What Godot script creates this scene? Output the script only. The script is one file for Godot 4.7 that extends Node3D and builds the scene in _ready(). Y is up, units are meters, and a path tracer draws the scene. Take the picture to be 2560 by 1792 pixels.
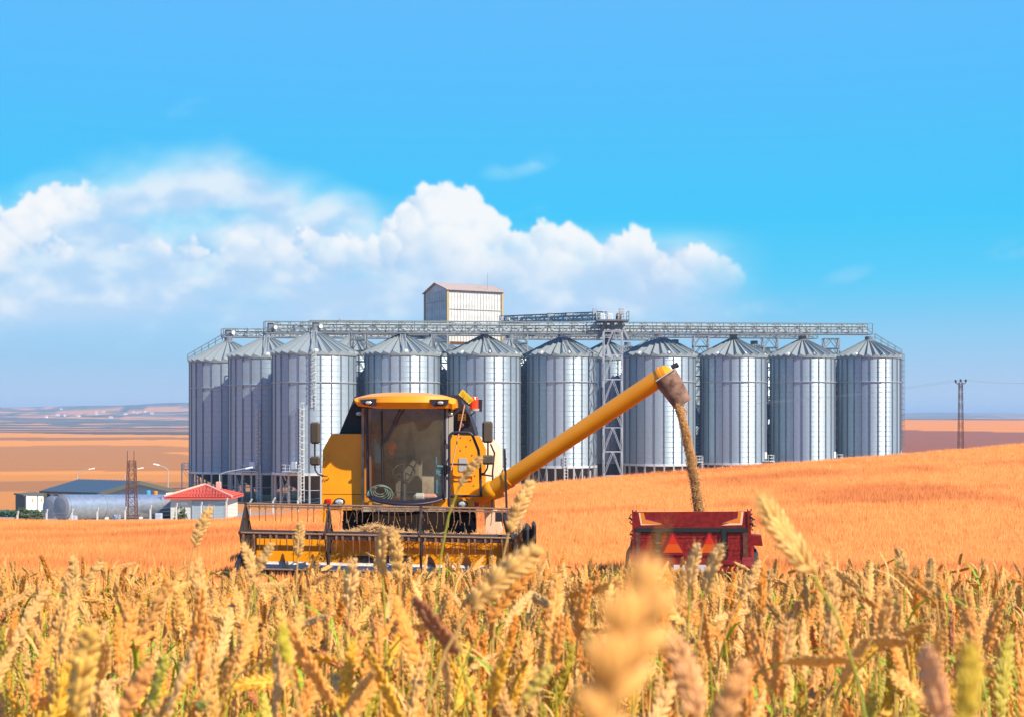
extends Node3D
# A yellow combine harvester unloading grain into a red farm trailer, galvanized silos behind, ripe wheat in front.

const LENS := 3344.0      # focal length in photograph pixels
const EYE := 2.95         # eye height above the field where the harvester stands
const LEVEL := 1040.0     # photograph row of the horizon

var M := {}
var rng := RandomNumberGenerator.new()
var wob := FastNoiseLite.new()
var wob2 := FastNoiseLite.new()


func _ready() -> void:
	rng.seed = 77
	wob.seed = 5
	wob.frequency = 0.01
	wob.fractal_octaves = 4
	wob2.seed = 9
	wob2.frequency = 0.08
	wob2.fractal_octaves = 3
	# camera
	var cam := Camera3D.new()
	cam.name = "camera"
	cam.position = Vector3(0, EYE, 0)
	var phys := CameraAttributesPhysical.new()
	phys.frustum_focus_distance = 27.0
	phys.frustum_focal_length = 45.0
	phys.exposure_aperture = 11.0
	cam.attributes = phys
	cam.projection = Camera3D.PROJECTION_FRUSTUM
	cam.near = 0.05
	cam.far = 30000.0
	cam.size = 0.05 * 1792.0 / LENS
	cam.frustum_offset = Vector2(0, 0.05 * (LEVEL - 896.0) / LENS)
	add_child(cam)
	# sky, exposure, air
	var env := Environment.new()
	env.background_mode = Environment.BG_SKY
	var sky := Sky.new()
	var pan := PanoramaSkyMaterial.new()
	pan.panorama = paint_sky()
	pan.energy_multiplier = 0.6
	sky.sky_material = pan
	env.sky = sky
	env.background_energy_multiplier = 1.0
	env.tonemap_mode = Environment.TONE_MAPPER_LINEAR
	env.tonemap_exposure = 1.66
	env.sdfgi_enabled = true
	env.ssao_enabled = true
	env.ssil_enabled = true
	env.fog_enabled = true
	env.fog_density = 0.00017
	env.fog_light_color = Color(0.74, 0.87, 1.0)
	var we := WorldEnvironment.new()
	we.name = "world_environment"
	we.environment = env
	add_child(we)
	# sun: high, from the right
	var sun := DirectionalLight3D.new()
	sun.name = "sun"
	sun.light_energy = 1.6
	sun.light_color = Color(1.0, 0.95, 0.87)
	sun.light_angular_distance = 0.5
	sun.shadow_enabled = true
	var az := deg_to_rad(54.0)
	var el := deg_to_rad(43.0)
	var to := Vector3(sin(az) * cos(el), sin(el), cos(az) * cos(el))
	sun.basis = Basis.looking_at(-to, Vector3.UP)
	add_child(sun)
	make_materials()
	build_ground()
	build_silos()
	build_galleries()
	build_yard()
	build_village()
	build_pole_line()
	build_stubble()
	build_combine()
	build_trailer()
	build_grain()
	build_wheat()


# ---------------------------------------------------------------- helpers
func at(px: float, py: float, d: float) -> Vector3:
	return Vector3((px - 1280.0) * d / LENS, EYE + (LEVEL - py) * d / LENS, -d)


func ss(a: float, b: float, x: float) -> float:
	return smoothstep(a, b, x)


func lin(r: float, g: float, b: float) -> Color:
	return Color(r, g, b).linear_to_srgb()


func mat(key: String, c: Color, rough := 0.6, metal := 0.0) -> StandardMaterial3D:
	var m := StandardMaterial3D.new()
	m.resource_name = key
	m.albedo_color = c
	m.roughness = rough
	m.metallic = metal
	M[key] = m
	return m


func noise_tex(size: int, freq: float, oct: int, lo: Color, hi: Color, sd: int, mid := -1.0) -> NoiseTexture2D:
	var n := FastNoiseLite.new()
	n.seed = sd
	n.frequency = freq
	n.fractal_octaves = oct
	var t := NoiseTexture2D.new()
	t.width = size
	t.height = size
	t.seamless = true
	t.noise = n
	var g := Gradient.new()
	g.set_color(0, lo)
	g.set_color(1, hi)
	if mid >= 0.0:
		g.set_offset(0, mid - 0.3)
		g.set_offset(1, mid + 0.25)
	t.color_ramp = g
	return t


func tri_tex(m: StandardMaterial3D, t: Texture2D, scale: float) -> void:
	m.albedo_texture = t
	m.uv1_triplanar = true
	m.uv1_scale = Vector3.ONE * scale


func tag(o: Node, label: String, category: String, group := "", kind := "") -> void:
	if label:
		o.set_meta("label", label)
	if category:
		o.set_meta("category", category)
	if group:
		o.set_meta("group", group)
	if kind:
		o.set_meta("kind", kind)


func thing(called: String, label: String, category: String, where := Vector3.ZERO, group := "") -> Node3D:
	var o := Node3D.new()
	o.name = called
	o.position = where
	add_child(o, true)
	tag(o, label, category, group)
	return o


func part(parent: Node, called: String, mesh: Variant, m: Material, where := Transform3D.IDENTITY) -> MeshInstance3D:
	var o := MeshInstance3D.new()
	o.name = called
	o.mesh = mesh.mesh() if mesh is MB else mesh
	o.material_override = m
	o.transform = where
	parent.add_child(o, true)
	return o


class MB:
	var v := PackedVector3Array()
	var n := PackedVector3Array()
	var uv := PackedVector2Array()
	var c := PackedColorArray()
	var col := Color.WHITE
	var off := Vector3.ZERO

	func tri(p: Vector3, q: Vector3, r: Vector3, a: Vector3, b: Vector3, d: Vector3) -> void:
		v.append(p + off)
		n.append(a)
		c.append(col)
		if (q - p).cross(r - p).dot(a + b + d) > 0.0:
			v.append(r + off)
			v.append(q + off)
			n.append(d)
			n.append(b)
		else:
			v.append(q + off)
			v.append(r + off)
			n.append(b)
			n.append(d)
		c.append(col)
		c.append(col)

	func quad(p: Vector3, q: Vector3, r: Vector3, s: Vector3, nn: Vector3) -> void:
		tri(p, q, r, nn, nn, nn)
		tri(p, r, s, nn, nn, nn)

	func box(ce: Vector3, size: Vector3, b := Basis.IDENTITY) -> void:
		var h := size * 0.5
		for ax in 3:
			for sg: float in [-1.0, 1.0]:
				var nn := Vector3.ZERO
				nn[ax] = sg
				var u := Vector3.ZERO
				u[(ax + 1) % 3] = h[(ax + 1) % 3]
				var w := Vector3.ZERO
				w[(ax + 2) % 3] = h[(ax + 2) % 3]
				var o: Vector3 = nn * h[ax]
				quad(ce + b * (o - u - w), ce + b * (o + u - w), ce + b * (o + u + w), ce + b * (o - u + w), (b * nn).normalized())

	func rbox(ce: Vector3, size: Vector3, e: float, b := Basis.IDENTITY) -> void:
		# box with chamfered edges
		var h := size * 0.5
		e = minf(e, minf(h.x, minf(h.y, h.z)) * 0.9)
		for ax in 3:
			var a1 := (ax + 1) % 3
			var a2 := (ax + 2) % 3
			for sg: float in [-1.0, 1.0]:
				var nn := Vector3.ZERO
				nn[ax] = sg
				var u := Vector3.ZERO
				u[a1] = h[a1] - e
				var w := Vector3.ZERO
				w[a2] = h[a2] - e
				var o: Vector3 = nn * h[ax]
				quad(ce + b * (o - u - w), ce + b * (o + u - w), ce + b * (o + u + w), ce + b * (o - u + w), (b * nn).normalized())
			for s1: float in [-1.0, 1.0]:
				for s2: float in [-1.0, 1.0]:
					var p := Vector3.ZERO
					p[a1] = s1 * h[a1]
					p[a2] = s2 * (h[a2] - e)
					var q := Vector3.ZERO
					q[a1] = s1 * (h[a1] - e)
					q[a2] = s2 * h[a2]
					var l := Vector3.ZERO
					l[ax] = h[ax] - e
					var nn := Vector3.ZERO
					nn[a1] = s1
					nn[a2] = s2
					quad(ce + b * (p - l), ce + b * (q - l), ce + b * (q + l), ce + b * (p + l), (b * nn).normalized())
		for sx: float in [-1.0, 1.0]:
			for sy: float in [-1.0, 1.0]:
				for sz: float in [-1.0, 1.0]:
					var s := Vector3(sx, sy, sz)
					var k := s * (h - Vector3.ONE * e)
					tri(ce + b * (k + Vector3(sx * e, 0, 0)), ce + b * (k + Vector3(0, sy * e, 0)), ce + b * (k + Vector3(0, 0, sz * e)), (b * s).normalized(), (b * s).normalized(), (b * s).normalized())

	func frame(dir: Vector3, up := Vector3.UP) -> Basis:
		var y := dir.normalized()
		var x := up.cross(y)
		if x.length() < 1e-3:
			x = Vector3.RIGHT.cross(y)
		if x.length() < 1e-3:
			x = Vector3.BACK
		x = x.normalized()
		return Basis(x, y, x.cross(y))

	func beam(a: Vector3, b: Vector3, w: float, t: float, up := Vector3.UP) -> void:
		box((a + b) * 0.5, Vector3(w, (b - a).length(), t), frame(b - a, up))

	func tube(a: Vector3, b: Vector3, r0: float, r1: float, k := 8, caps := true) -> void:
		var f := frame(b - a)
		for i in k:
			var t0 := TAU * i / k
			var t1 := TAU * (i + 1) / k
			var d0 := f.x * cos(t0) + f.z * sin(t0)
			var d1 := f.x * cos(t1) + f.z * sin(t1)
			tri(a + d0 * r0, a + d1 * r0, b + d1 * r1, d0, d1, d1)
			tri(a + d0 * r0, b + d1 * r1, b + d0 * r1, d0, d1, d0)
			if caps:
				tri(a, a + d0 * r0, a + d1 * r0, -f.y, -f.y, -f.y)
				tri(b, b + d0 * r1, b + d1 * r1, f.y, f.y, f.y)

	func pipe(pts: PackedVector3Array, r: float, k := 8) -> void:
		var rings := []
		var f := frame(pts[1] - pts[0])
		for i in pts.size():
			var dir: Vector3
			if i == 0:
				dir = pts[1] - pts[0]
			elif i == pts.size() - 1:
				dir = pts[i] - pts[i - 1]
			else:
				dir = (pts[i + 1] - pts[i]).normalized() + (pts[i] - pts[i - 1]).normalized()
			dir = dir.normalized()
			var x := (f.x - dir * f.x.dot(dir)).normalized()
			f = Basis(x, dir, x.cross(dir))
			rings.append(f)
		for i in pts.size() - 1:
			for j in k:
				var t0 := TAU * j / k
				var t1 := TAU * (j + 1) / k
				var A: Basis = rings[i]
				var B: Basis = rings[i + 1]
				var a0 := A.x * cos(t0) + A.z * sin(t0)
				var a1 := A.x * cos(t1) + A.z * sin(t1)
				var b0 := B.x * cos(t0) + B.z * sin(t0)
				var b1 := B.x * cos(t1) + B.z * sin(t1)
				tri(pts[i] + a0 * r, pts[i] + a1 * r, pts[i + 1] + b1 * r, a0, a1, b1)
				tri(pts[i] + a0 * r, pts[i + 1] + b1 * r, pts[i + 1] + b0 * r, a0, b1, b0)

	func lathe(prof: PackedVector2Array, k: int, ce := Vector3.ZERO, b := Basis.IDENTITY, a0 := 0.0, a1 := TAU, flip := 1.0) -> void:
		# profile of (radius, height), outward side on the right when going up
		for i in prof.size() - 1:
			var p := prof[i]
			var q := prof[i + 1]
			var e := (q - p).normalized()
			var nr := e.y * flip
			var ny := -e.x * flip
			for j in k:
				var t0 := lerpf(a0, a1, float(j) / k)
				var t1 := lerpf(a0, a1, float(j + 1) / k)
				var d0 := Vector3(sin(t0), 0, cos(t0))
				var d1 := Vector3(sin(t1), 0, cos(t1))
				var n0 := b * (d0 * nr + Vector3(0, ny, 0))
				var n1 := b * (d1 * nr + Vector3(0, ny, 0))
				var A := ce + b * (d0 * p.x + Vector3(0, p.y, 0))
				var B := ce + b * (d1 * p.x + Vector3(0, p.y, 0))
				var C := ce + b * (d1 * q.x + Vector3(0, q.y, 0))
				var D := ce + b * (d0 * q.x + Vector3(0, q.y, 0))
				if p.x > 1e-6:
					tri(A, B, C, n0, n1, n1)
				if q.x > 1e-6:
					tri(A, C, D, n0, n1, n0)

	func prism(poly: PackedVector2Array, z0: float, z1: float, ce := Vector3.ZERO, b := Basis.IDENTITY) -> void:
		var idx := Geometry2D.triangulate_polygon(poly)
		for i in range(0, idx.size(), 3):
			var p := poly[idx[i]]
			var q := poly[idx[i + 1]]
			var r := poly[idx[i + 2]]
			tri(ce + b * Vector3(p.x, p.y, z1), ce + b * Vector3(q.x, q.y, z1), ce + b * Vector3(r.x, r.y, z1), b.z, b.z, b.z)
			tri(ce + b * Vector3(p.x, p.y, z0), ce + b * Vector3(q.x, q.y, z0), ce + b * Vector3(r.x, r.y, z0), -b.z, -b.z, -b.z)
		var cw := -1.0 if Geometry2D.is_polygon_clockwise(poly) else 1.0
		for i in poly.size():
			var p := poly[i]
			var q := poly[(i + 1) % poly.size()]
			var e := (q - p).normalized()
			var nn := b * (Vector3(e.y, -e.x, 0) * cw)
			quad(ce + b * Vector3(p.x, p.y, z0), ce + b * Vector3(q.x, q.y, z0), ce + b * Vector3(q.x, q.y, z1), ce + b * Vector3(p.x, p.y, z1), nn)

	func ball(ce: Vector3, rad: Vector3, b := Basis.IDENTITY, k := 8, m := 5) -> void:
		for i in m:
			var u0 := PI * i / m
			var u1 := PI * (i + 1) / m
			for j in k:
				var t0 := TAU * j / k
				var t1 := TAU * (j + 1) / k
				var q := [Vector3(sin(u0) * cos(t0), cos(u0), sin(u0) * sin(t0)), Vector3(sin(u0) * cos(t1), cos(u0), sin(u0) * sin(t1)), Vector3(sin(u1) * cos(t1), cos(u1), sin(u1) * sin(t1)), Vector3(sin(u1) * cos(t0), cos(u1), sin(u1) * sin(t0))]
				var nr := []
				var pt := []
				for s: Vector3 in q:
					nr.append((b * (s / rad)).normalized())
					pt.append(ce + b * (s * rad))
				if i > 0:
					tri(pt[0], pt[1], pt[2], nr[0], nr[1], nr[2])
				if i < m - 1:
					tri(pt[0], pt[2], pt[3], nr[0], nr[2], nr[3])

	func mesh() -> ArrayMesh:
		var a := []
		a.resize(Mesh.ARRAY_MAX)
		a[Mesh.ARRAY_VERTEX] = v
		a[Mesh.ARRAY_NORMAL] = n
		a[Mesh.ARRAY_COLOR] = c
		if uv.size() == v.size() and uv.size() > 0:
			a[Mesh.ARRAY_TEX_UV] = uv
		var m := ArrayMesh.new()
		m.add_surface_from_arrays(Mesh.PRIMITIVE_TRIANGLES, a)
		return m


func pv(a: Array) -> PackedVector2Array:
	var p := PackedVector2Array()
	for i in range(0, a.size(), 2):
		p.append(Vector2(a[i], a[i + 1]))
	return p


func ladder(mb: MB, a: Vector3, b: Vector3, side: Vector3, w: float, step: float, r := 0.035) -> void:
	var s := side.normalized() * w * 0.5
	mb.beam(a - s, b - s, r * 2, r * 2)
	mb.beam(a + s, b + s, r * 2, r * 2)
	var k := int((b - a).length() / step)
	for i in k:
		var p := a.lerp(b, (i + 0.5) / k)
		mb.beam(p - s, p + s, r * 1.4, r * 1.4)


func rail(mb: MB, pts: Array, h: float, r := 0.04) -> void:
	for i in pts.size() - 1:
		var a: Vector3 = pts[i]
		var b: Vector3 = pts[i + 1]
		var k := maxi(1, int((b - a).length() / 1.6))
		for j in k + 1:
			var p := a.lerp(b, float(j) / k)
			mb.beam(p, p + Vector3(0, h, 0), r * 1.6, r * 1.6)
		mb.beam(a + Vector3(0, h, 0), b + Vector3(0, h, 0), r * 1.6, r * 1.6)
		mb.beam(a + Vector3(0, h * 0.5, 0), b + Vector3(0, h * 0.5, 0), r * 1.3, r * 1.3)


# ---------------------------------------------------------------- sky
func sky_at(py: float) -> Color:
	var rows := [-1500.0, -600.0, -200.0, 0.0, 300.0, 560.0, 700.0, 830.0, 940.0, 1050.0]
	var cols := [Color8(62, 136, 228), Color8(78, 164, 247), Color8(92, 182, 253), Color8(98, 189, 255), Color8(82, 194, 254), Color8(66, 202, 253), Color8(88, 207, 252), Color8(142, 208, 246), Color8(174, 209, 240), Color8(198, 214, 238)]
	for i in rows.size() - 1:
		if py < rows[i + 1]:
			return cols[i].lerp(cols[i + 1], clampf((py - rows[i]) / (rows[i + 1] - rows[i]), 0, 1))
	return cols[-1]


func paint_sky() -> ImageTexture:
	var W := 4096
	var H := 2048
	var img := Image.create(W, H, false, Image.FORMAT_RGB8)
	for y in H:
		var e := (0.5 - (y + 0.5) / H) * PI
		var c := Color8(150, 118, 84)
		if e > 0.0:
			c = sky_at(LEVEL - LENS * tan(minf(e, 1.2)))
			if e > 0.64:
				c = Color8(70, 146, 236).lerp(Color8(50, 112, 205), clampf((e - 0.64) / 0.9, 0, 1))
		img.fill_rect(Rect2i(0, y, W, 1), c)
	# cumulus bank: heaps of round puffs on a buffer in the picture's own scale (CELL pixels a cell)
	var CELL := 3.4
	var x0 := -800.0
	var y0 := 280.0
	var bw := int(4200.0 / CELL)
	var bh := int(600.0 / CELL)
	var heap := PackedFloat32Array()
	heap.resize(bw * bh)
	heap.fill(0.0)
	var r := RandomNumberGenerator.new()
	r.seed = 41
	var puffs := []
	# x, y, radius of the big heaps
	var big := [
		[1118, 560, 92], [1060, 590, 80], [1180, 590, 80], [1010, 640, 70], [1110, 660, 120], [1215, 650, 60], [930, 640, 45], [885, 640, 40], [830, 640, 48], [770, 610, 34], [740, 650, 40], [690, 625, 36], [640, 660, 44], [600, 615, 40], [560, 650, 36],
		[1370, 630, 62], [1430, 640, 65], [1300, 645, 60], [1480, 670, 60], [1580, 640, 66], [1545, 680, 70], [1640, 690, 50], [1740, 665, 55], [1780, 690, 50], [1700, 700, 55], [1835, 700, 30], [1400, 700, 90], [1550, 730, 70], [1260, 690, 70],
		[62, 560, 55], [118, 525, 52], [170, 500, 42], [215, 492, 30], [20, 610, 50], [-20, 640, 60], [-120, 640, 90], [-240, 660, 90], [150, 625, 24], [330, 650, 30], [395, 640, 34], [480, 620, 26],
		[2000, 775, 10], [1850, 772, 22], [1900, 780, 16], [2300, 800, 14], [2700, 720, 80], [2850, 690, 90], [3000, 730, 70], [-480, 690, 70], [-600, 720, 50]]
	for b in big:
		puffs.append(b)
		var kids := 12 if b[2] > 28 else 4
		for i in kids:
			var t := -PI * r.randf_range(-0.12, 1.12)
			var rr: float = b[2] * r.randf_range(0.16, 0.42)
			var q := [b[0] + cos(t) * b[2] * 0.84, b[1] + sin(t) * b[2] * 0.84, rr]
			puffs.append(q)
			for j in 4:
				var t2 := t + r.randf_range(-1.2, 1.2)
				puffs.append([q[0] + cos(t2) * rr * 0.85, q[1] + sin(t2) * rr * 0.85, rr * r.randf_range(0.25, 0.5)])
		for i in kids:
			var t := TAU * r.randf()
			var k := sqrt(r.randf()) * 0.8
			puffs.append([b[0] + cos(t) * b[2] * k, b[1] + sin(t) * b[2] * k, b[2] * r.randf_range(0.2, 0.45)])
	var lift := FastNoiseLite.new()
	lift.seed = 3
	lift.frequency = 0.03
	lift.fractal_octaves = 4
	for p in puffs:
		var cx: float = (p[0] - x0) / CELL
		var cy: float = (p[1] - y0) / CELL
		var cr: float = p[2] / CELL
		var base: float = lift.get_noise_2d(p[0], p[1]) * 8.0
		for yy in range(maxi(0, int(cy - cr)), mini(bh - 1, int(cy + cr) + 1) + 1):
			for xx in range(maxi(0, int(cx - cr)), mini(bw - 1, int(cx + cr) + 1) + 1):
				var q := cr * cr - (xx - cx) * (xx - cx) - (yy - cy) * (yy - cy)
				if q > 0.0:
					var k := yy * bw + xx
					heap[k] = maxf(heap[k], sqrt(q) * 0.7 + base * 0.3 + cr * 0.25)
	var rough := FastNoiseLite.new()
	rough.seed = 12
	rough.frequency = 0.016
	rough.fractal_octaves = 5
	var veil := FastNoiseLite.new()
	veil.seed = 23
	veil.frequency = 0.0033
	veil.fractal_octaves = 6
	veil.fractal_gain = 0.52
	var shade := FastNoiseLite.new()
	shade.seed = 31
	shade.frequency = 0.006
	shade.fractal_octaves = 5
	# the patch of the panorama round the view
	var u0 := int(W * (0.5 - 0.105))
	var u1 := int(W * (0.5 + 0.105))
	var v0 := int(H * (0.5 - 13.2 / 180.0))
	var v1 := H / 2
	for y in range(v0, v1):
		var e := (0.5 - (y + 0.5) / H) * PI
		for x in range(u0, u1):
			var a := ((x + 0.5) / W - 0.5) * TAU
			var px := 1280.0 + LENS * tan(a)
			var py := LEVEL - LENS * tan(e) / cos(a)
			var c := img.get_pixel(x, y)
			var side := ss(-780.0, -420.0, px) * (1.0 - ss(3000.0, 3300.0, px))
			# thin veils on the left, small shreds elsewhere
			var wx := px + 60.0 * shade.get_noise_2d(px * 0.7, py * 1.3)
			var wy := py + 34.0 * shade.get_noise_2d(px + 900.0, py)
			var f := 0.5 + 0.62 * veil.get_noise_2d(wx * 0.55 + wy * 0.35, wy * 1.5)
			var top := seg(px, [-700.0, 20.0, 80.0, 260.0, 480.0, 570.0, 680.0, 790.0, 960.0], [560.0, 470.0, 430.0, 395.0, 372.0, 365.0, 425.0, 430.0, 500.0])
			var env := ss(top - 40.0, top + 95.0, py + 50.0 * (f - 0.5)) * (1.0 - ss(700.0, 880.0, py)) * (1.0 - ss(900.0, 1060.0, px))
			var va := env * clampf(0.97 + 1.0 * (f - 0.52), 0.2, 1.0)
			# the haze under the heaps
			var low := ss(540.0, 660.0, py) * (1.0 - ss(760.0, 920.0, py)) * (1.0 - ss(1680.0, 1960.0, px))
			va = maxf(va, low * (0.98 + 0.4 * veil.get_noise_2d(px * 0.8, py * 1.6)))
			# shreds
			for s: Array in [[1310.0, 405.0, 95.0, 34.0], [1330.0, 540.0, 40.0, 22.0], [905.0, 398.0, 60.0, 20.0], [470.0, 272.0, 50.0, 20.0], [1890.0, 772.0, 120.0, 26.0], [1985.0, 770.0, 60.0, 16.0], [2540.0, 615.0, 70.0, 30.0], [415.0, 838.0, 180.0, 16.0], [2120.0, 690.0, 60.0, 20.0]]:
				var q := pow((px - s[0]) / s[2], 2.0) + pow((py - s[1] + (px - s[0]) * 0.25) / s[3], 2.0)
				if q < 1.6:
					va = maxf(va, (1.0 - q / 1.6) * ss(0.36, 0.80, f + 0.02) * 0.55)
			c = c.lerp(Color8(192, 220, 250).lerp(Color8(236, 244, 254), ss(-0.42, 0.42, shade.get_noise_2d(px * 0.75, py * 1.35) + (580.0 - py) * 0.0016)), clampf(va, 0, 1) * side * 0.93)
			# heaps
			var wr := lerpf(46.0, 14.0, ss(700.0, 900.0, px)) * rough.get_noise_2d(px, py) + 10.0 * rough.get_noise_2d(px * 3.1, py * 3.1)
			var fx := clampf((px - x0 + wr) / CELL, 1, bw - 3)
			var fy := clampf((py - y0 + wr * 0.8) / CELL, 1, bh - 3)
			var k := int(fy) * bw + int(fx)
			var gx := fx - int(fx)
			var gy := fy - int(fy)
			var h := lerpf(lerpf(heap[k], heap[k + 1], gx), lerpf(heap[k + bw], heap[k + bw + 1], gx), gy)
			if h > 0.05:
				var al := ss(0.0, 4.5, h + 2.0 * rough.get_noise_2d(px * 2.0, py * 2.0)) * (1.0 - ss(610.0, 780.0, py + 90.0 * shade.get_noise_2d(px, py * 0.6)))
				var steep := lerpf(0.10, 0.30, ss(700.0, 950.0, px))
				var dx := heap[k + 2] - heap[k - 1]
				var dy := heap[k + 2 * bw] - heap[k - bw]
				var nn := Vector3(-dx * steep, dy * steep, 1.0).normalized()
				var lit := nn.dot(Vector3(0.42, 0.62, 0.66))
				var deep := ss(560.0, 760.0, py + 70.0 * shade.get_noise_2d(px * 0.8, py * 0.8))
				var b := clampf(0.22 + 1.0 * lit - 0.66 * deep + 0.34 * shade.get_noise_2d(px * 1.7, py * 1.7), 0, 1)
				c = c.lerp(Color8(186, 214, 246).lerp(Color8(254, 254, 255), b), clampf(al * side * lerpf(0.97, 0.75, deep) * lerpf(0.62 + 0.7 * rough.get_noise_2d(px * 0.6, py * 0.8), 1.0, maxf(ss(660.0, 900.0, px), 1.0 - ss(120.0, 260.0, px))), 0, 1))
			img.set_pixel(x, y, c)
	# the same kind of weather all the way round
	var patch := img.get_region(Rect2i(u0, v0, u1 - u0, v1 - v0))
	var other := patch.duplicate()
	other.flip_x()
	var far_u := [u1 + 40, u1 + 40 + (u1 - u0) - 60, u0 - (u1 - u0) - 40]
	for i in far_u.size():
		img.blit_rect(other if i % 2 == 0 else patch, Rect2i(0, 0, u1 - u0, v1 - v0), Vector2i(int(far_u[i]) % W, v0))
	# the panorama starts at the view's own direction: turn it by half a round
	var out := Image.create(W, H, false, Image.FORMAT_RGB8)
	out.blit_rect(img, Rect2i(W / 2, 0, W / 2, H), Vector2i.ZERO)
	out.blit_rect(img, Rect2i(0, 0, W / 2, H), Vector2i(W / 2, 0))
	return ImageTexture.create_from_image(out)


# ---------------------------------------------------------------- materials
func make_materials() -> void:
	var grime := noise_tex(512, 0.012, 5, Color(0.80, 0.80, 0.80), Color(1, 1, 1), 1)
	var dust := noise_tex(512, 0.02, 5, Color(0.62, 0.58, 0.54), Color(1, 1, 1), 2)
	var rust := noise_tex(512, 0.02, 5, Color(0.6, 0.5, 0.46), Color(1, 1, 1), 3, 0.44)
	M["dust_tex"] = dust
	# galvanized sheet: horizontal corrugation as relief
	var wave := Image.create(8, 256, false, Image.FORMAT_RGB8)
	for y in 256:
		var s := cos(TAU * y / 256.0 * 20.0) * 0.5
		var lap := posmod(y, 64)
		if lap < 3:
			s = 1.5
		var n := Vector3(0, s, 1).normalized()
		for x in 8:
			wave.set_pixel(x, y, Color(0.5 + n.x * 0.5, 0.5 + n.y * 0.5, 0.5 + n.z * 0.5))
	var wave_tex := ImageTexture.create_from_image(wave)
	var sheet := noise_tex(512, 0.01, 4, Color(0.93, 0.93, 0.94), Color(1, 1, 1), 4)
	for i in 3:
		var g := mat("galvanized_%d" % i, [lin(0.37, 0.49, 0.57), lin(0.41, 0.53, 0.61), lin(0.335, 0.455, 0.54)][i], [0.42, 0.46, 0.44][i], 0.52)
		tri_tex(g, sheet, 0.25)
		g.normal_enabled = true
		g.normal_texture = wave_tex
		g.normal_scale = 1.0
	var rs := mat("roof_steel", lin(0.23, 0.27, 0.28), 0.5, 0.08)
	tri_tex(rs, sheet, 0.2)
	mat("steel", lin(0.42, 0.46, 0.50), 0.5, 0.5)
	mat("steel_light", lin(0.62, 0.67, 0.68), 0.5, 0.3)
	mat("truss_steel", lin(0.15, 0.18, 0.19), 0.6, 0.2)
	mat("casing", lin(0.42, 0.50, 0.49), 0.5, 0.2)
	mat("steel_dark", lin(0.16, 0.18, 0.21), 0.6, 0.3)
	mat("stiffener", lin(0.17, 0.19, 0.24), 0.5, 0.6)
	mat("hopper", lin(0.07, 0.08, 0.10), 0.6, 0.4)
	var clad := mat("cladding", lin(0.74, 0.73, 0.70), 0.5)
	tri_tex(clad, grime, 0.08)
	mat("cladding_trim", lin(0.45, 0.32, 0.12), 0.6)
	mat("roof_tan", lin(0.52, 0.40, 0.34), 0.6)
	var y := mat("yellow", lin(0.94, 0.355, 0.004), 0.38)
	tri_tex(y, noise_tex(512, 0.006, 4, Color(0.93, 0.92, 0.90), Color(1, 1, 1), 11), 0.5)
	mat("black", lin(0.016, 0.012, 0.017), 0.6)
	mat("rubber", lin(0.022, 0.021, 0.022), 0.8)
	var bl := mat("dark_steel", lin(0.045, 0.036, 0.035), 0.55, 0.2)
	tri_tex(bl, dust, 1.5)
	mat("rail_blue", lin(0.022, 0.018, 0.035), 0.5)
	mat("reel_dark", lin(0.03, 0.02, 0.018), 0.6)
	var sv := mat("bright_steel", lin(0.88, 0.80, 0.70), 0.4, 0.0)
	tri_tex(sv, dust, 2.0)
	var bs := mat("bar_steel", lin(0.46, 0.30, 0.20), 0.45, 0.35)
	tri_tex(bs, dust, 3.0)
	var pb := mat("pit_black", lin(0.014, 0.009, 0.007), 0.95)
	pb.metallic_specular = 0.15
	mat("mirror_brown", lin(0.06, 0.045, 0.03), 0.6)
	mat("cream", lin(0.80, 0.55, 0.36), 0.55)
	mat("white", lin(0.8, 0.8, 0.78), 0.5)
	mat("grey", lin(0.38, 0.38, 0.37), 0.6)
	mat("lamp_glass", lin(0.75, 0.75, 0.72), 0.12, 0.5)
	var gl := mat("cab_glass", Color(0.33, 0.34, 0.30, 0.28), 0.03)
	gl.transparency = BaseMaterial3D.TRANSPARENCY_ALPHA
	mat("cab_dust", lin(0.50, 0.42, 0.32), 0.9)
	tri_tex(M["cab_dust"], noise_tex(512, 0.008, 4, Color(0.72, 0.70, 0.68), Color(1, 1, 1), 15), 0.8)
	mat("seat_cloth", lin(0.13, 0.11, 0.09), 0.9)
	mat("teal", lin(0.05, 0.20, 0.26), 0.5)
	mat("hose", lin(0.28, 0.38, 0.30), 0.5)
	mat("orange_cloth", lin(0.75, 0.17, 0.03), 0.8)
	mat("beacon", lin(0.85, 0.055, 0.01), 0.15)
	mat("red_lens", lin(0.5, 0.015, 0.012), 0.2)
	mat("broom_yellow", lin(0.75, 0.52, 0.03), 0.9)
	mat("handle_wood", lin(0.38, 0.2, 0.12), 0.6)
	mat("decal_yellow", lin(0.80, 0.42, 0.02), 0.5)
	mat("spout_rubber", lin(0.26, 0.155, 0.11), 0.75)
	tri_tex(M["spout_rubber"], rust, 0.5)
	var rd := mat("trailer_red", lin(0.23, 0.006, 0.005), 0.5)
	tri_tex(rd, noise_tex(512, 0.02, 5, Color(0.72, 0.66, 0.66), Color(1, 1, 1), 6, 0.4), 0.8)
	var rp := mat("plank_red", lin(0.28, 0.009, 0.007), 0.55)
	tri_tex(rp, rust, 1.3)
	var tg := mat("trailer_green", lin(0.012, 0.045, 0.055), 0.5)
	tri_tex(tg, noise_tex(512, 0.03, 5, Color(1, 0.7, 0.55), Color(0.55, 0.75, 0.8), 7, 0.5), 2.5)
	mat("reflector_red", lin(0.58, 0.03, 0.012), 0.3)
	mat("reflector_orange", lin(0.62, 0.10, 0.012), 0.3)
	mat("reflector_rim", lin(0.24, 0.008, 0.02), 0.4)
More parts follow.
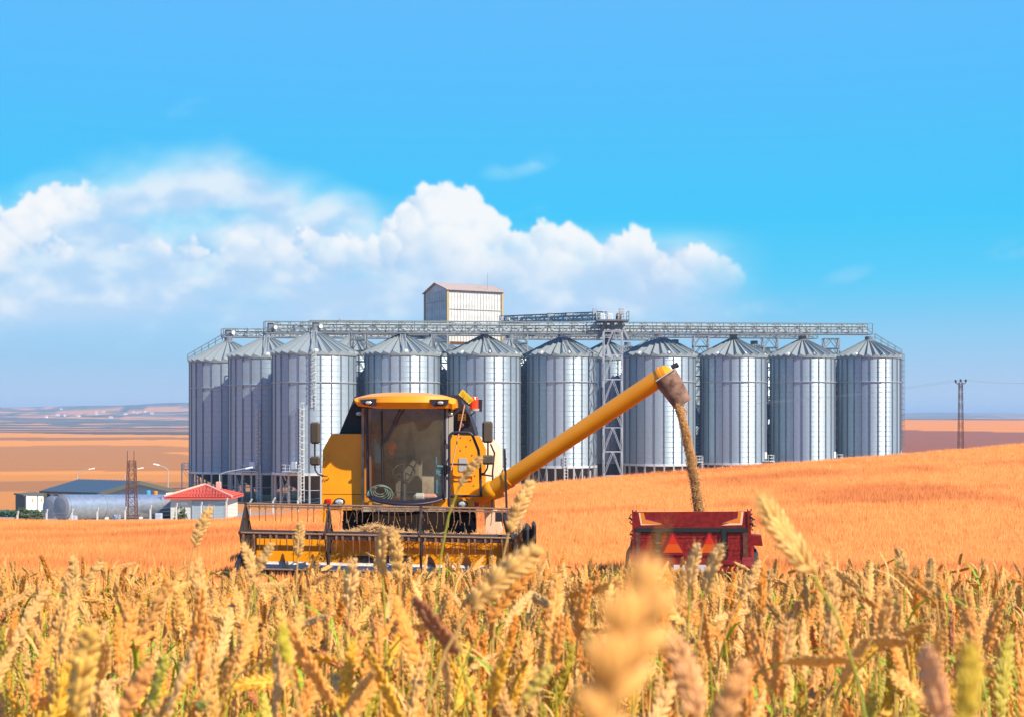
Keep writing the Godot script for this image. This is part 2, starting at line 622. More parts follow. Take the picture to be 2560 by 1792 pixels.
	mat("decal_orange", lin(0.72, 0.22, 0.01), 0.5)
	mat("decal_cream", lin(0.85, 0.55, 0.34), 0.5)
	mat("decal_purple", lin(0.18, 0.01, 0.09), 0.5)
	mat("plate_white", lin(0.66, 0.64, 0.64), 0.5)
	var rt := mat("rusty_iron", lin(0.20, 0.075, 0.05), 0.7, 0.1)
	tri_tex(rt, dust, 1.0)
	mat("concrete", lin(0.55, 0.50, 0.45), 0.8)
	mat("roof_blue", lin(0.062, 0.115, 0.19), 0.5)
	mat("wall_pale", lin(0.42, 0.46, 0.52), 0.7)
	mat("gable_grey", lin(0.34, 0.38, 0.45), 0.7)
	mat("trim_olive", lin(0.10, 0.095, 0.07), 0.7)
	mat("shed_dark", lin(0.10, 0.08, 0.075), 0.7)
	mat("tile_red", lin(0.62, 0.085, 0.05), 0.7)
	mat("tile_pale", lin(0.72, 0.34, 0.26), 0.7)
	mat("plaster", lin(0.60, 0.57, 0.50), 0.8)
	mat("tank_silver", lin(0.58, 0.64, 0.70), 0.34, 0.75)
	tri_tex(M["tank_silver"], grime, 0.3)
	mat("tank_end", lin(0.36, 0.33, 0.33), 0.6, 0.2)
	mat("barrel_blue", lin(0.06, 0.30, 0.48), 0.5)
	mat("window_dark", lin(0.03, 0.045, 0.06), 0.15)
	mat("window_film", lin(0.36, 0.44, 0.48), 0.3, 0.2)
	mat("bush", lin(0.045, 0.07, 0.025), 0.9)
	mat("hedge_green", lin(0.03, 0.09, 0.06), 0.9)
	mat("wire", lin(0.25, 0.26, 0.3), 0.6)
	mat("insulator", lin(0.03, 0.03, 0.05), 0.4)
	var vc := mat("vertex_matte", Color.WHITE, 0.85)
	vc.vertex_color_use_as_albedo = true
	var st := mat("straw", Color.WHITE, 0.75)
	st.vertex_color_use_as_albedo = true
	st.backlight_enabled = true
	st.backlight = Color(0.6, 0.6, 0.6)
	var ear := mat("wheat_skin", Color.WHITE, 0.55)
	ear.vertex_color_use_as_albedo = true
	ear.backlight_enabled = true
	ear.backlight = Color(0.35, 0.35, 0.35)
	var gr := mat("grain_skin", Color.WHITE, 0.6)
	gr.vertex_color_use_as_albedo = true
	var soil := mat("soil", Color.WHITE, 0.95)
	soil.vertex_color_use_as_albedo = true
	soil.albedo_texture = noise_tex(1024, 0.02, 6, Color(0.72, 0.70, 0.68), Color(1, 1, 1), 8)
	soil.heightmap_enabled = true
	soil.heightmap_texture = noise_tex(512, 0.06, 4, Color.BLACK, Color.WHITE, 9)
	soil.heightmap_scale = 5.0


# ---------------------------------------------------------------- ground
func crest(x: float) -> float:
	# height of the field's far edge, 75 m away
	var y := -3.0
	y += 2.03 * ss(-17.0, 1.5, x)
	y += 2.24 * clampf((x - 1.0) / 27.7, 0.0, 1.6)
	return y


func seg(x: float, xs: Array, ys: Array) -> float:
	if x <= xs[0]:
		return ys[0]
	for i in xs.size() - 1:
		if x < xs[i + 1]:
			return lerpf(ys[i], ys[i + 1], (x - xs[i]) / (xs[i + 1] - xs[i]))
	return ys[-1]


func ground(x: float, d: float) -> float:
	if d < 9.0:
		return 2.10 - 0.1166 * clampf(d, -3.0, 9.0)
	if d < 75.0:
		var c := crest(x)
		var base := seg(d, [9.0, 15.0, 22.0, 30.0], [1.05, 0.45, 0.0, -0.35])
		if d < 30.0:
			return base
		return lerpf(-0.35, c, (d - 30.0) / 45.0) + 0.10 * wob2.get_noise_2d(x, d) * ss(30.0, 40.0, d) * (1.0 - ss(66.0, 75.0, d))
	var c2 := crest(x)
	var l := seg(d, [75.0, 100.0, 125.0, 150.0, 175.0, 243.0, 420.0, 900.0], [-3.0, -5.25, -7.0, -8.35, -9.6, -13.0, -13.6, -13.0])
	l += (c2 + 3.0) * (1.0 - ss(75.0, 135.0, d))
	if d > 900.0:
		var s := x / d
		var left := seg(d, [900.0, 1300.0, 1800.0, 2600.0, 3600.0, 4600.0, 5600.0, 7000.0, 12000.0], [-13.0, -13.2, -17.0, -18.0, -10.0, 9.0, 46.0, 34.0, 10.0])
		left += (wob.get_noise_2d(x * 0.09, d * 0.10) * 26.0 + wob.get_noise_2d(x * 0.4, d * 0.35) * 5.0) * ss(2500.0, 5600.0, d)
		var right := seg(d, [900.0, 1250.0, 1500.0, 1750.0, 2300.0, 4500.0, 6500.0, 12000.0], [-12.0, -7.0, -3.6, -0.6, -24.0, -14.0, 15.0, 0.0])
		right += wob.get_noise_2d(x * 0.09, d * 0.10) * 16.0 * ss(3000.0, 6000.0, d)
		return lerpf(left, right, ss(-0.05, 0.2, s))
	return l


const STUBBLE := Color(0.60, 0.19, 0.036)
const BROWN := Color(0.40, 0.165, 0.045)


func field_color(x: float, d: float) -> Color:
	var gold := Color(0.85, 0.315, 0.04)
	if d < 16.0:
		return Color(0.52, 0.30, 0.10)
	if d < 80.0:
		var k := wob2.get_noise_2d(x * 1.1, d * 0.6)
		return STUBBLE.lerp(Color(0.40, 0.125, 0.02), clampf(k * 1.2 - 0.1, 0, 1))
	var s := x / d
	var w := wob.get_noise_2d(x * 0.35, d * 0.12) * 0.10 * d
	if s < 0.16:
		if d < 100.0:
			return STUBBLE
		if d < 176.0:
			return Color(0.40, 0.36, 0.33)
		var e := d + w - x * 0.10
		var k := s + 0.006 * wob.get_noise_2d(x, 3.0)
		if e < 285.0:
			return gold.lerp(BROWN, 0.35)
		if e < 330.0:
			return BROWN.lerp(gold, 0.12)
		if e < 372.0:
			return gold.lerp(BROWN, 0.3)
		if e < 455.0 + 60.0 * sin(x * 0.012):
			return gold
		if k > -0.2 and e < 480.0:
			return Color(0.30, 0.20, 0.05)
		if k > -0.21 - (e - 480.0) * 0.0004 and e < 610.0:
			return gold
		if e < 700.0 + 40.0 * sin(x * 0.02):
			return BROWN.lerp(gold, 0.28 + 0.08 * sin(d * 0.22))
		if e < 930.0:
			return gold
		if e < 1060.0:
			return BROWN
		if e < 1400.0 + 160.0 * sin(x * 0.006):
			return gold
		# the far plain and the hills: strips of stubble, ploughland and scrub
		var q := wob.get_noise_2d(x * 0.10, d * 0.22 + 500.0)
		var t := wob.get_noise_2d(x * 0.5 + 100.0, d * 0.9)
		var c := Color(0.11, 0.085, 0.07)
		if q > 0.20:
			c = gold
		elif q > -0.04:
			c = Color(0.24, 0.14, 0.09)
		if t > 0.24 and d > 2300.0:
			c = Color(0.035, 0.05, 0.03)
		return c
	var e2 := d + w * 0.6 + 600.0 * (s - 0.3)
	if e2 < 560.0:
		return Color(0.40, 0.12, 0.04)
	if e2 < 578.0:
		return gold
	if e2 < 1120.0:
		return Color(0.33, 0.09, 0.028)
	if e2 < 1640.0:
		return Color(0.92, 0.29, 0.02).lerp(BROWN, 0.1 * (1.0 + sin(d * 0.06)))
	if e2 < 2500.0:
		return Color(0.20, 0.065, 0.04)
	return Color(0.42, 0.26, 0.16) if wob.get_noise_2d(x * 0.1, d * 0.2) > 0.1 else Color(0.16, 0.13, 0.11)


func build_ground() -> void:
	var rad := PackedFloat32Array()
	var r := 0.4
	while r < 14000.0:
		rad.append(r)
		r *= 1.022 if r > 160.0 else 1.04
	var ang := PackedFloat32Array()
	var n_in := 230
	for i in n_in + 1:
		ang.append(lerpf(-0.47, 0.47, float(i) / n_in))
	var n_out := 40
	for i in range(1, n_out):
		ang.append(lerpf(0.47, TAU - 0.47, float(i) / n_out))
	var na := ang.size()
	var pts := PackedVector3Array()
	var cols := PackedColorArray()
	var uvs := PackedVector2Array()
	for rr in rad:
		for a in ang:
			var x := sin(a) * rr
			var d := cos(a) * rr
			pts.append(Vector3(x, ground(x, d) if d > 0.0 else 2.1 - 0.002 * rr, -d))
			cols.append(field_color(x, maxf(d, 1.0)))
			uvs.append(Vector2(x, d) * 0.11)
	var nrm := PackedVector3Array()
	nrm.resize(pts.size())
	nrm.fill(Vector3.ZERO)
	var idx := PackedInt32Array()
	for i in rad.size() - 1:
		for j in na:
			var j1 := (j + 1) % na
			var a := i * na + j
			var b := i * na + j1
			var c := (i + 1) * na + j1
			var e := (i + 1) * na + j
			for t: Array in [[a, e, c], [a, c, b]]:
				var fn := (pts[t[2]] - pts[t[0]]).cross(pts[t[1]] - pts[t[0]])
				if fn.y < 0.0:
					t = [t[0], t[2], t[1]]
					fn = -fn
				fn = fn.normalized()
				for k: int in t:
					idx.append(k)
					nrm[k] += fn
	for i in nrm.size():
		nrm[i] = nrm[i].normalized()
	var arr := []
	arr.resize(Mesh.ARRAY_MAX)
	arr[Mesh.ARRAY_VERTEX] = pts
	arr[Mesh.ARRAY_NORMAL] = nrm
	arr[Mesh.ARRAY_COLOR] = cols
	arr[Mesh.ARRAY_TEX_UV] = uvs
	arr[Mesh.ARRAY_INDEX] = idx
	var m := ArrayMesh.new()
	m.add_surface_from_arrays(Mesh.PRIMITIVE_TRIANGLES, arr)
	var o := part(self, "ground", m, M["soil"])
	tag(o, "rolling farmland of orange stubble and brown ploughed strips running to hazy hills", "ground", "", "structure")


func build_stubble() -> void:
	# short cut straw standing on the field between the wheat and the crest
	var variants := []
	for k in 3:
		var mb := MB.new()
		for i in 9:
			var p := Vector3(rng.randf_range(-0.16, 0.16), 0, rng.randf_range(-0.10, 0.10))
			var h := rng.randf_range(0.10, 0.26)
			var lean := Vector3(rng.randf_range(-0.10, 0.10), h, rng.randf_range(-0.08, 0.08))
			var w := Vector3(rng.randf_range(0.006, 0.012), 0, rng.randf_range(-0.006, 0.006))
			var nn := Vector3(rng.randf_range(-0.4, 0.4), 0.8, 0.5).normalized()
			mb.tri(p - w, p + w, p + lean, nn, nn, nn)
		variants.append(mb.mesh())
	var root := Node3D.new()
	root.name = "stubble"
	add_child(root, true)
	tag(root, "short orange stubble of cut straw covering the harvested field", "stubble", "", "stuff")
	var per := 52000
	for k in 3:
		var mm := MultiMesh.new()
		mm.transform_format = MultiMesh.TRANSFORM_3D
		mm.use_colors = true
		mm.mesh = variants[k]
		mm.instance_count = per
		for i in per:
			var d := 21.0 + 56.0 * pow(rng.randf(), 0.85)
			var x := rng.randf_range(-0.42, 0.42) * d
			var g := ground(x, d)
			var q := wob2.get_noise_2d(x * 1.1, d * 0.6) + 0.6 * wob2.get_noise_2d(x * 3.0 + 40.0, d * 2.0)
			q += 1.5 * maxf(0.0, wob2.get_noise_2d(x * 0.30 + 300.0, d * 1.5)) - 0.15
			var s := rng.randf_range(0.5, 1.3) * (1.0 + 0.35 * q)
			mm.set_instance_transform(i, Transform3D(Basis(Vector3.UP, rng.randf_range(-0.7, 0.7)).scaled(Vector3(s, s, s)), Vector3(x, g - 0.01, -d)))
			var c := Color(0.69, 0.215, 0.04).lerp(Color(0.80, 0.31, 0.085), rng.randf()).lerp(Color(0.50, 0.14, 0.03), clampf(q * 1.0 - 0.05, 0, 0.85))
			mm.set_instance_color(i, c * rng.randf_range(0.85, 1.08))
		var o := MultiMeshInstance3D.new()
		o.name = "straw_tuft"
		o.multimesh = mm
		o.material_override = M["straw"]
		root.add_child(o, true)


# ---------------------------------------------------------------- silos
func silo(label: String, px: float, d: float, dia: float, eave: float, bottom: float, group: String, front: bool) -> Node3D:
	var x := (px - 1280.0) * d / LENS
	var gy := ground(x, d)
	var o := thing("grain_silo", label, "silo", Vector3(x, gy, -d), group)
	var R := dia * 0.5
	var yb := bottom - gy
	var yt := eave - gy
	var H := yt - yb
	# curved wall sheets between the stiffeners, one column each
	var N := 24
	var step := TAU / N
	if front:
		var wall := MB.new()
		var rim := MB.new()
		var K := 4
		var gap := 0.05 / R
		for j in K:
			var t0 := lerpf(gap, step - gap, float(j) / K)
			var t1 := lerpf(gap, step - gap, float(j + 1) / K)
			var d0 := Vector3(sin(t0), 0, cos(t0))
			var d1 := Vector3(sin(t1), 0, cos(t1))
			var lo := Vector3(0, yb, 0)
			var hi := Vector3(0, yt, 0)
			wall.tri(d0 * R + lo, d1 * R + lo, d1 * R + hi, d0, d1, d1)
			wall.tri(d0 * R + lo, d1 * R + hi, d0 * R + hi, d0, d1, d0)
		var wm := wall.mesh()
		rim.box(Vector3(0, (yb + yt) * 0.5, R + 0.045), Vector3(0.20, H, 0.17))
		var sm := rim.mesh()
		var leg := MB.new()
		leg.box(Vector3(0, yb * 0.5, R + 0.02), Vector3(0.30, yb, 0.30))
		leg.box(Vector3(0, 0.05, R + 0.02), Vector3(0.55, 0.1, 0.55))
		var lm := leg.mesh()
		for i in N:
			var t := Transform3D(Basis(Vector3.UP, step * i + 0.04), Vector3.ZERO)
			part(o, "wall_panel", wm, M["galvanized_%d" % ((i * 7 + int(px)) % 5 % 3)], t)
			part(o, "stiffener", sm, M["stiffener"], t)
			part(o, "leg", lm, M["steel"], t)
		# rings at the eave, a fifth down and at the foot of the wall
		var ring := MB.new()
		ring.lathe(pv([R + 0.01, yb - 0.32, R + 0.16, yb - 0.32, R + 0.16, yb + 0.1, R + 0.01, yb + 0.1]), 48)
		part(o, "ring_beam", ring, M["steel_light"])
		var wind := MB.new()
		var yw := yt - 0.24 * H
		wind.lathe(pv([R, yw - 0.07, R + 0.2, yw - 0.07, R + 0.2, yw + 0.07, R, yw + 0.07]), 48)
		part(o, "wind_ring", wind, M["steel"])
		var cone := MB.new()
		cone.lathe(pv([0.5, 0.9, R - 0.05, yb]), 36)
		part(o, "hopper", cone, M["hopper"])
		var low := MB.new()
		for i in N:
			var a0 := step * i + 0.04
			var p0 := Vector3(sin(a0), 0, cos(a0)) * R
			var p1 := Vector3(sin(a0 + step), 0, cos(a0 + step)) * R
			low.beam(p0 + Vector3(0, yb * 0.5, 0), p1 + Vector3(0, yb * 0.5, 0), 0.1, 0.1)
			if i % 4 == 1:
				low.beam(p0 + Vector3(0, 0.3, 0), p1 + Vector3(0, yb - 0.3, 0), 0.09, 0.09)
				low.beam(p1 + Vector3(0, 0.3, 0), p0 + Vector3(0, yb - 0.3, 0), 0.09, 0.09)
		part(o, "cross_bracing", low, M["steel"])
	else:
		var wall := MB.new()
		wall.lathe(pv([R, yb, R, yt]), 48)
		part(o, "wall", wall, M["galvanized_0"])
		var sm := MB.new()
		sm.box(Vector3(0, (yb + yt) * 0.5, R + 0.045), Vector3(0.20, H, 0.17))
		var st := sm.mesh()
		for i in 24:
			part(o, "stiffener", st, M["stiffener"], Transform3D(Basis(Vector3.UP, step * i), Vector3.ZERO))
		var foot := MB.new()
		foot.lathe(pv([R - 0.2, 0, R - 0.2, yb]), 24)
		part(o, "skirt", foot, M["hopper"])
	# roof: trapezoidal sheets with a tall folded rib on one edge
	var hr := R * 0.52
	var NR := 26
	var sr := TAU / NR
	var top_r := 0.95
	var er := R + 0.22
	var panel := MB.new()
	var a := -sr * 0.5
	var b := sr * 0.5
	var e0 := Vector3(sin(a) * er, yt - 0.1, cos(a) * er)
	var e1 := Vector3(sin(b) * er, yt - 0.1, cos(b) * er)
	var h0 := Vector3(sin(a) * top_r, yt + hr, cos(a) * top_r)
	var h1 := Vector3(sin(b) * top_r, yt + hr, cos(b) * top_r)
	var up := (e1 - e0).cross(h0 - e0).normalized()
	if up.y < 0:
		up = -up
	# folded section: a short steep face, a ridge, a long gentle face
	var er1 := e0.lerp(e1, 0.30) + up * 0.62
	var hr1 := h0.lerp(h1, 0.30) + up * 0.16
	var n1 := (er1 - e0).cross(h0 - e0).normalized()
	var n2 := (e1 - er1).cross(hr1 - er1).normalized()
	panel.quad(e0, er1, hr1, h0, n1 if n1.y > 0 else -n1)
	panel.quad(er1, e1, h1, hr1, n2 if n2.y > 0 else -n2)
	panel.beam(er1 + up * 0.03, hr1 + up * 0.03, 0.10, 0.10, up)
	panel.tri(e0, e1, er1, Vector3(0, 0, 1), Vector3(0, 0, 1), Vector3(0, 0, 1))
	panel.quad(e0 - up * 0.06, e1 - up * 0.06, h1 - up * 0.06, h0 - up * 0.06, -up)
	panel.quad(e0, e1, e1 - Vector3(0, 0.22, 0), e0 - Vector3(0, 0.22, 0), Vector3(0, 0, 1))
	var pm := panel.mesh()
	for i in NR:
		part(o, "roof_panel", pm, M["roof_steel"], Transform3D(Basis(Vector3.UP, sr * i + px * 0.01), Vector3.ZERO))
	var cap := MB.new()
	cap.lathe(pv([1.35, yt + hr - 0.35, 1.35, yt + hr + 0.05, 0.8, yt + hr + 0.3, 0.8, yt + hr + 1.0, 0.0, yt + hr + 1.0]), 16)
	part(o, "roof_collar", cap, M["steel_dark"])
	# roof vents above the eave
	var vent := MB.new()
	var slope := atan2(hr, er - top_r)
	var vb := Basis(Vector3.RIGHT, slope)
	vent.rbox(Vector3(0, yt + 0.42, R - 0.30), Vector3(0.7, 0.5, 0.8), 0.12, vb)
	var vm := vent.mesh()
	for i in 7:
		part(o, "roof_vent", vm, M["steel_light"], Transform3D(Basis(Vector3.UP, TAU * i / 7.0 + 0.2), Vector3.ZERO))
	o.set_meta("dims", [R, yb, yt, hr])
	return o


func silo_ladder(o: Node3D, deg: float, f0: float, f1: float, cage := true) -> void:
	# a caged ladder on the wall, from share f0 to share f1 of the wall's height
	var dm: Array = o.get_meta("dims")
	var R: float = dm[0]
	var y0: float = lerpf(dm[1], dm[2], f0)
	var y1: float = lerpf(dm[1], dm[2], f1)
	var t := deg_to_rad(deg)
	var dir := Vector3(sin(t), 0, cos(t))
	var side := Vector3(cos(t), 0, -sin(t))
	var mb := MB.new()
	ladder(mb, dir * (R + 0.35) + Vector3(0, y0, 0), dir * (R + 0.35) + Vector3(0, y1, 0), side, 0.7, 0.6, 0.06)
	part(o, "ladder", mb, M["steel_dark"] if deg > 60 else M["steel_light"])
	if cage:
		var cg := MB.new()
		var k := int((y1 - y0 - 2.0) / 1.1)
		for i in k + 1:
			var y := lerpf(y0 + 2.2, y1 + 0.6, float(i) / k)
			var p := PackedVector3Array()
			for j in 7:
				var w := PI * j / 6.0
				p.append(dir * (R + 0.35 + sin(w) * 0.75) + side * cos(w) * 0.42 + Vector3(0, y, 0))
			for j in 6:
				cg.beam(p[j], p[j + 1], 0.1, 0.1)
		for j in [1, 3, 5]:
			var w: float = PI * j / 6.0
			var q := dir * (R + 0.35 + sin(w) * 0.75) + side * cos(w) * 0.42
			cg.beam(q + Vector3(0, y0 + 2.2, 0), q + Vector3(0, y1 + 0.6, 0), 0.06, 0.06)
		part(o, "ladder_cage", cg, M["steel_dark"] if deg > 60 else M["steel_light"])


func silo_door(o: Node3D, deg: float) -> void:
	# a small landing with a hatch at the foot of the wall and a ladder to the ground
	var dm: Array = o.get_meta("dims")
	var R: float = dm[0]
	var y: float = dm[1] + 0.4
	var t := deg_to_rad(deg)
	var b := Basis(Vector3.UP, t)
	var fl := MB.new()
	fl.box(b * Vector3(0, y, R + 0.8), Vector3(3.2, 0.12, 1.4), b)
	rail(fl, [b * Vector3(-1.6, y, R + 0.2), b * Vector3(-1.6, y, R + 1.45), b * Vector3(1.6, y, R + 1.45), b * Vector3(1.6, y, R + 0.2)], 1.2, 0.045)
	fl.beam(b * Vector3(-1.5, y, R + 1.4), b * Vector3(-1.5, y - 1.6, R + 0.1), 0.09, 0.09)
	fl.beam(b * Vector3(1.5, y, R + 1.4), b * Vector3(1.5, y - 1.6, R + 0.1), 0.09, 0.09)
	part(o, "landing", fl, M["steel_light"])
	var h := MB.new()
	h.rbox(b * Vector3(0.1, y + 1.1, R + 0.12), Vector3(1.15, 1.3, 0.22), 0.06, b)
	part(o, "hatch", h, M["white"])
	var l := MB.new()
	ladder(l, b * Vector3(1.9, 0, R + 1.3), b * Vector3(1.9, y + 1.1, R + 1.3), b.x, 0.6, 0.35, 0.05)
	part(o, "ladder", l, M["steel_light"])


func build_silos() -> void:
	var fr := "silos of the front row"
	var a1 := silo("silo farthest to the left, its wall half hidden by the second silo", 570, 272, 15.4, 13.9, -8.2, "", true)
	var a2 := silo("second silo from the left end, with a long caged ladder on its shaded wall", 667, 257, 14.5, 14.1, -7.7, "", true)
	var s3 := silo("biggest and nearest silo, beside the harvester cab, with ladders on its bright side", 785, 243, 15.0, 14.07, -7.2, fr, true)
	var s4 := silo("silo standing directly behind the harvester's cab roof", 1005, 249, 13.8, 14.3, -6.95, fr, true)
	var s5 := silo("silo whose bright stripe rises behind the harvester's mirror and red beacon", 1211, 255, 13.6, 14.45, -6.8, fr, true)
	var s6 := silo("silo behind the lower half of the unloading auger, left of the lattice tower", 1405, 261, 13.5, 14.65, -6.65, fr, true)
	var s7 := silo("silo behind the auger's spout and the falling grain", 1647, 268, 14.5, 14.9, -6.5, fr, true)
	var s8 := silo("silo just right of the falling grain stream, third from the right end", 1834, 270, 13.1, 14.9, -6.4, fr, true)
	var s9 := silo("second silo from the right end, with a small landing at its foot", 2007, 274, 13.0, 15.0, -6.4, fr, true)
	var s10 := silo("silo at the far right end with a tall caged ladder on its outer side", 2173, 278, 12.6, 15.15, -6.4, fr, true)
	silo_ladder(a2, -2, -0.22, 0.56)
	silo_door(a2, -12)
	silo_ladder(s3, 8, 0.55, 1.0)
	silo_ladder(s3, -7, -0.23, 0.56)
	silo_door(s3, -20)
	silo_ladder(s6, 4, -0.3, 0.1, false)
	silo_door(s7, 62)
	silo_door(s8, 62)
	silo_door(s9, 62)
	silo_ladder(s10, 88, 0.03, 1.0)
	silo_door(s10, 84)
	silo_door(a1, -86)
	# ladders up the roofs, lying between two ribs
	for o: Node3D in [a2, s3, s4, s5, s6]:
		var dm: Array = o.get_meta("dims")
		var R: float = dm[0]
		var l := MB.new()
		var b := Basis(Vector3.UP, deg_to_rad(9.0))
		ladder(l, b * Vector3(0, dm[2] + 0.45, R), b * Vector3(0, dm[2] + dm[3] + 0.5, 1.2), b.x, 0.9, 0.5, 0.05)
		part(o, "roof_ladder", l, M["steel"])
	# stairs with rails down the roofs of the two ends
	for q: Array in [[s10, 86.0], [a1, -84.0]]:
		var o: Node3D = q[0]
		var dm: Array = o.get_meta("dims")
		var R: float = dm[0]
		var b := Basis(Vector3.UP, deg_to_rad(q[1]))
		var mb := MB.new()
		for sd: float in [-0.5, 0.5]:
			rail(mb, [b * Vector3(sd, dm[2] + 0.2, R + 0.4), b * Vector3(sd, dm[2] + dm[3] + 0.3, 1.2)], 1.3, 0.045)
		part(o, "roof_stair", mb, M["truss_steel"])
	var bl := "silos of the rear row"
	var back := [
		[885.0, 262.0, "rear silo whose roof peeps out between the nearest silo and its right neighbour"],
		[1083.0, 267.0, "rear silo whose roof shows above the cab's right edge between two front silos"],
		[1275.0, 272.0, "rear silo seen in the gap above the middle of the auger"],
		[1519.0, 283.0, "rear silo standing behind the lattice elevator tower"],
		[1688.0, 288.0, "rear silo glimpsed behind the roof of the silo with the spout before it"],
		[1886.0, 293.0, "rear silo half hidden behind the third silo from the right end"],
		[2026.0, 298.0, "rear silo half hidden behind the second silo from the right end"]]
	for q: Array in back:
		silo(q[2], q[0], q[1], 13.4, 14.9, -6.9, bl, false)
	silo("farthest silo, only its roof tip showing right of the elevator tower", 1569, 322, 13.4, 16.2, -6.9, "", false)


# ---------------------------------------------------------------- conveyors on top
func gallery(label: String, a: Vector3, b: Vector3, h: float, w: float, group := "") -> Node3D:
	var o := thing("conveyor_gallery", label, "conveyor", a, group)
	var v := b - a
	var ln := v.length()
	var f := v.normalized()
	var s := f.cross(Vector3.UP).normalized()
	var fr := Basis(f, Vector3.UP, s).orthonormalized()
	var k := int(ln / 2.4)
	var deck := MB.new()
	deck.box(v * 0.5 - Vector3(0, 0.08, 0), Vector3(ln, 0.16, w), fr)
	part(o, "deck", deck, M["steel"])
	for side: float in [-1.0, 1.0]:
		var t := MB.new()
		var q := s * w * 0.5 * side
		t.beam(q, v + q, 0.16, 0.16)
		t.beam(q + Vector3(0, h, 0), v + q + Vector3(0, h, 0), 0.13, 0.13)
		t.beam(q + Vector3(0, h * 0.52, 0), v + q + Vector3(0, h * 0.52, 0), 0.07, 0.07)
		for i in k + 1:
			var p := v * (float(i) / k) + q
			t.beam(p, p + Vector3(0, h, 0), 0.15, 0.15)
			if i < k:
				var p2 := v * (float(i + 1) / k) + q
				if i % 2 == 0:
					t.beam(p, p2 + Vector3(0, h, 0), 0.13, 0.13)
				else:
					t.beam(p + Vector3(0, h, 0), p2, 0.13, 0.13)
		part(o, "truss", t, M["truss_steel"])
	var c := MB.new()
	c.rbox(v * 0.5 + Vector3(0, h * 0.62, 0), Vector3(ln - 1.5, h * 0.36, w * 0.36), 0.08, fr)
	part(o, "conveyor_casing", c, M["casing"])
	var rt := MB.new()
	rt.rbox(v * 0.5 + Vector3(0, h * 0.22, 0), Vector3(ln - 1.5, h * 0.2, w * 0.3), 0.06, fr)
	part(o, "return_trough", rt, M["steel"])
	var head := MB.new()
	head.rbox(f * 1.2 + Vector3(0, h * 0.5, 0), Vector3(1.1, h * 0.8, w * 0.6), 0.12, fr)
	part(o, "drive_head", head, M["steel_dark"])
	var mt := MB.new()
	mt.tube(f * 2.0 + s * w * 0.2 + Vector3(0, h * 0.5, 0), f * 2.0 + s * w * 0.62 + Vector3(0, h * 0.5, 0), 0.36, 0.36, 12)
	part(o, "drive_motor", mt, M["white"])
	return o


func lattice_tower(mb: MB, base: Vector3, w: float, h: float, step: float, r: float) -> void:
	for sx: float in [-1.0, 1.0]:
		for sz: float in [-1.0, 1.0]:
			var p := base + Vector3(sx * w * 0.5, 0, sz * w * 0.5)
			mb.beam(p, p + Vector3(0, h, 0), r * 1.7, r * 1.7)
	var k := int(h / step)
	for i in k + 1:
		var y := h * i / k
		for j in 4:
			var c := [Vector3(-1, 0, 1), Vector3(1, 0, 1), Vector3(1, 0, -1), Vector3(-1, 0, -1)]
			var p: Vector3 = base + c[j] * w * 0.5 + Vector3(0, y, 0)
			var q: Vector3 = base + c[(j + 1) % 4] * w * 0.5 + Vector3(0, y, 0)
			mb.beam(p, q, r * 1.3, r * 1.3)
			if i < k:
				var up := Vector3(0, h / k, 0)
				mb.beam(p, (p + q) * 0.5 + up, r, r)
				mb.beam(q, (p + q) * 0.5 + up, r, r)


func tower(label: String, px: float, d: float, w: float, top: float, step: float, r: float, group := "") -> void:
	var x := (px - 1280.0) * d / LENS
	var g := ground(x, d)
	var o := thing("lattice_tower", label, "tower", Vector3(x, g, -d), group)
	for sx: float in [-1.0, 1.0]:
		for sz: float in [-1.0, 1.0]:
			var l := MB.new()
			var p := Vector3(sx * w * 0.5, 0, sz * w * 0.5)
			l.beam(p, p + Vector3(0, top - g, 0), r * 1.7, r * 1.7)
			part(o, "leg", l, M["steel"])
	var mb := MB.new()
	var k := int((top - g) / step)
	for i in k + 1:
		var y := (top - g) * i / k
		var c := [Vector3(-1, 0, 1), Vector3(1, 0, 1), Vector3(1, 0, -1), Vector3(-1, 0, -1)]
		for j in 4:
			var p: Vector3 = c[j] * w * 0.5 + Vector3(0, y, 0)
			var q: Vector3 = c[(j + 1) % 4] * w * 0.5 + Vector3(0, y, 0)
			mb.beam(p, q, r * 1.3, r * 1.3)
			if i < k:
				var up := Vector3(0, (top - g) / k, 0)
				mb.beam(p, (p + q) * 0.5 + up, r, r)
				mb.beam(q, (p + q) * 0.5 + up, r, r)
	part(o, "bracing", mb, M["truss_steel"] if w < 3.2 else M["gable_grey"])


func roof_box(label: String, px: float, py: float, d: float, w: float, h: float) -> void:
	var p := at(px, py, d)
	var o := thing("drive_box", label, "machinery", p - Vector3(0, h, 0), "small drive boxes on the conveyors")
	var mb := MB.new()
	mb.rbox(Vector3(0, h * 0.68, 0), Vector3(w, h * 0.62, w), 0.05)
	part(o, "casing", mb, M["gable_grey"])
	var st := MB.new()
	for sx: float in [-0.4, 0.4]:
		for sz: float in [-0.4, 0.4]:
			st.beam(Vector3(sx * w, -0.6, sz * w), Vector3(sx * w, h * 0.4, sz * w), 0.1, 0.1)
	part(o, "stand", st, M["steel"])


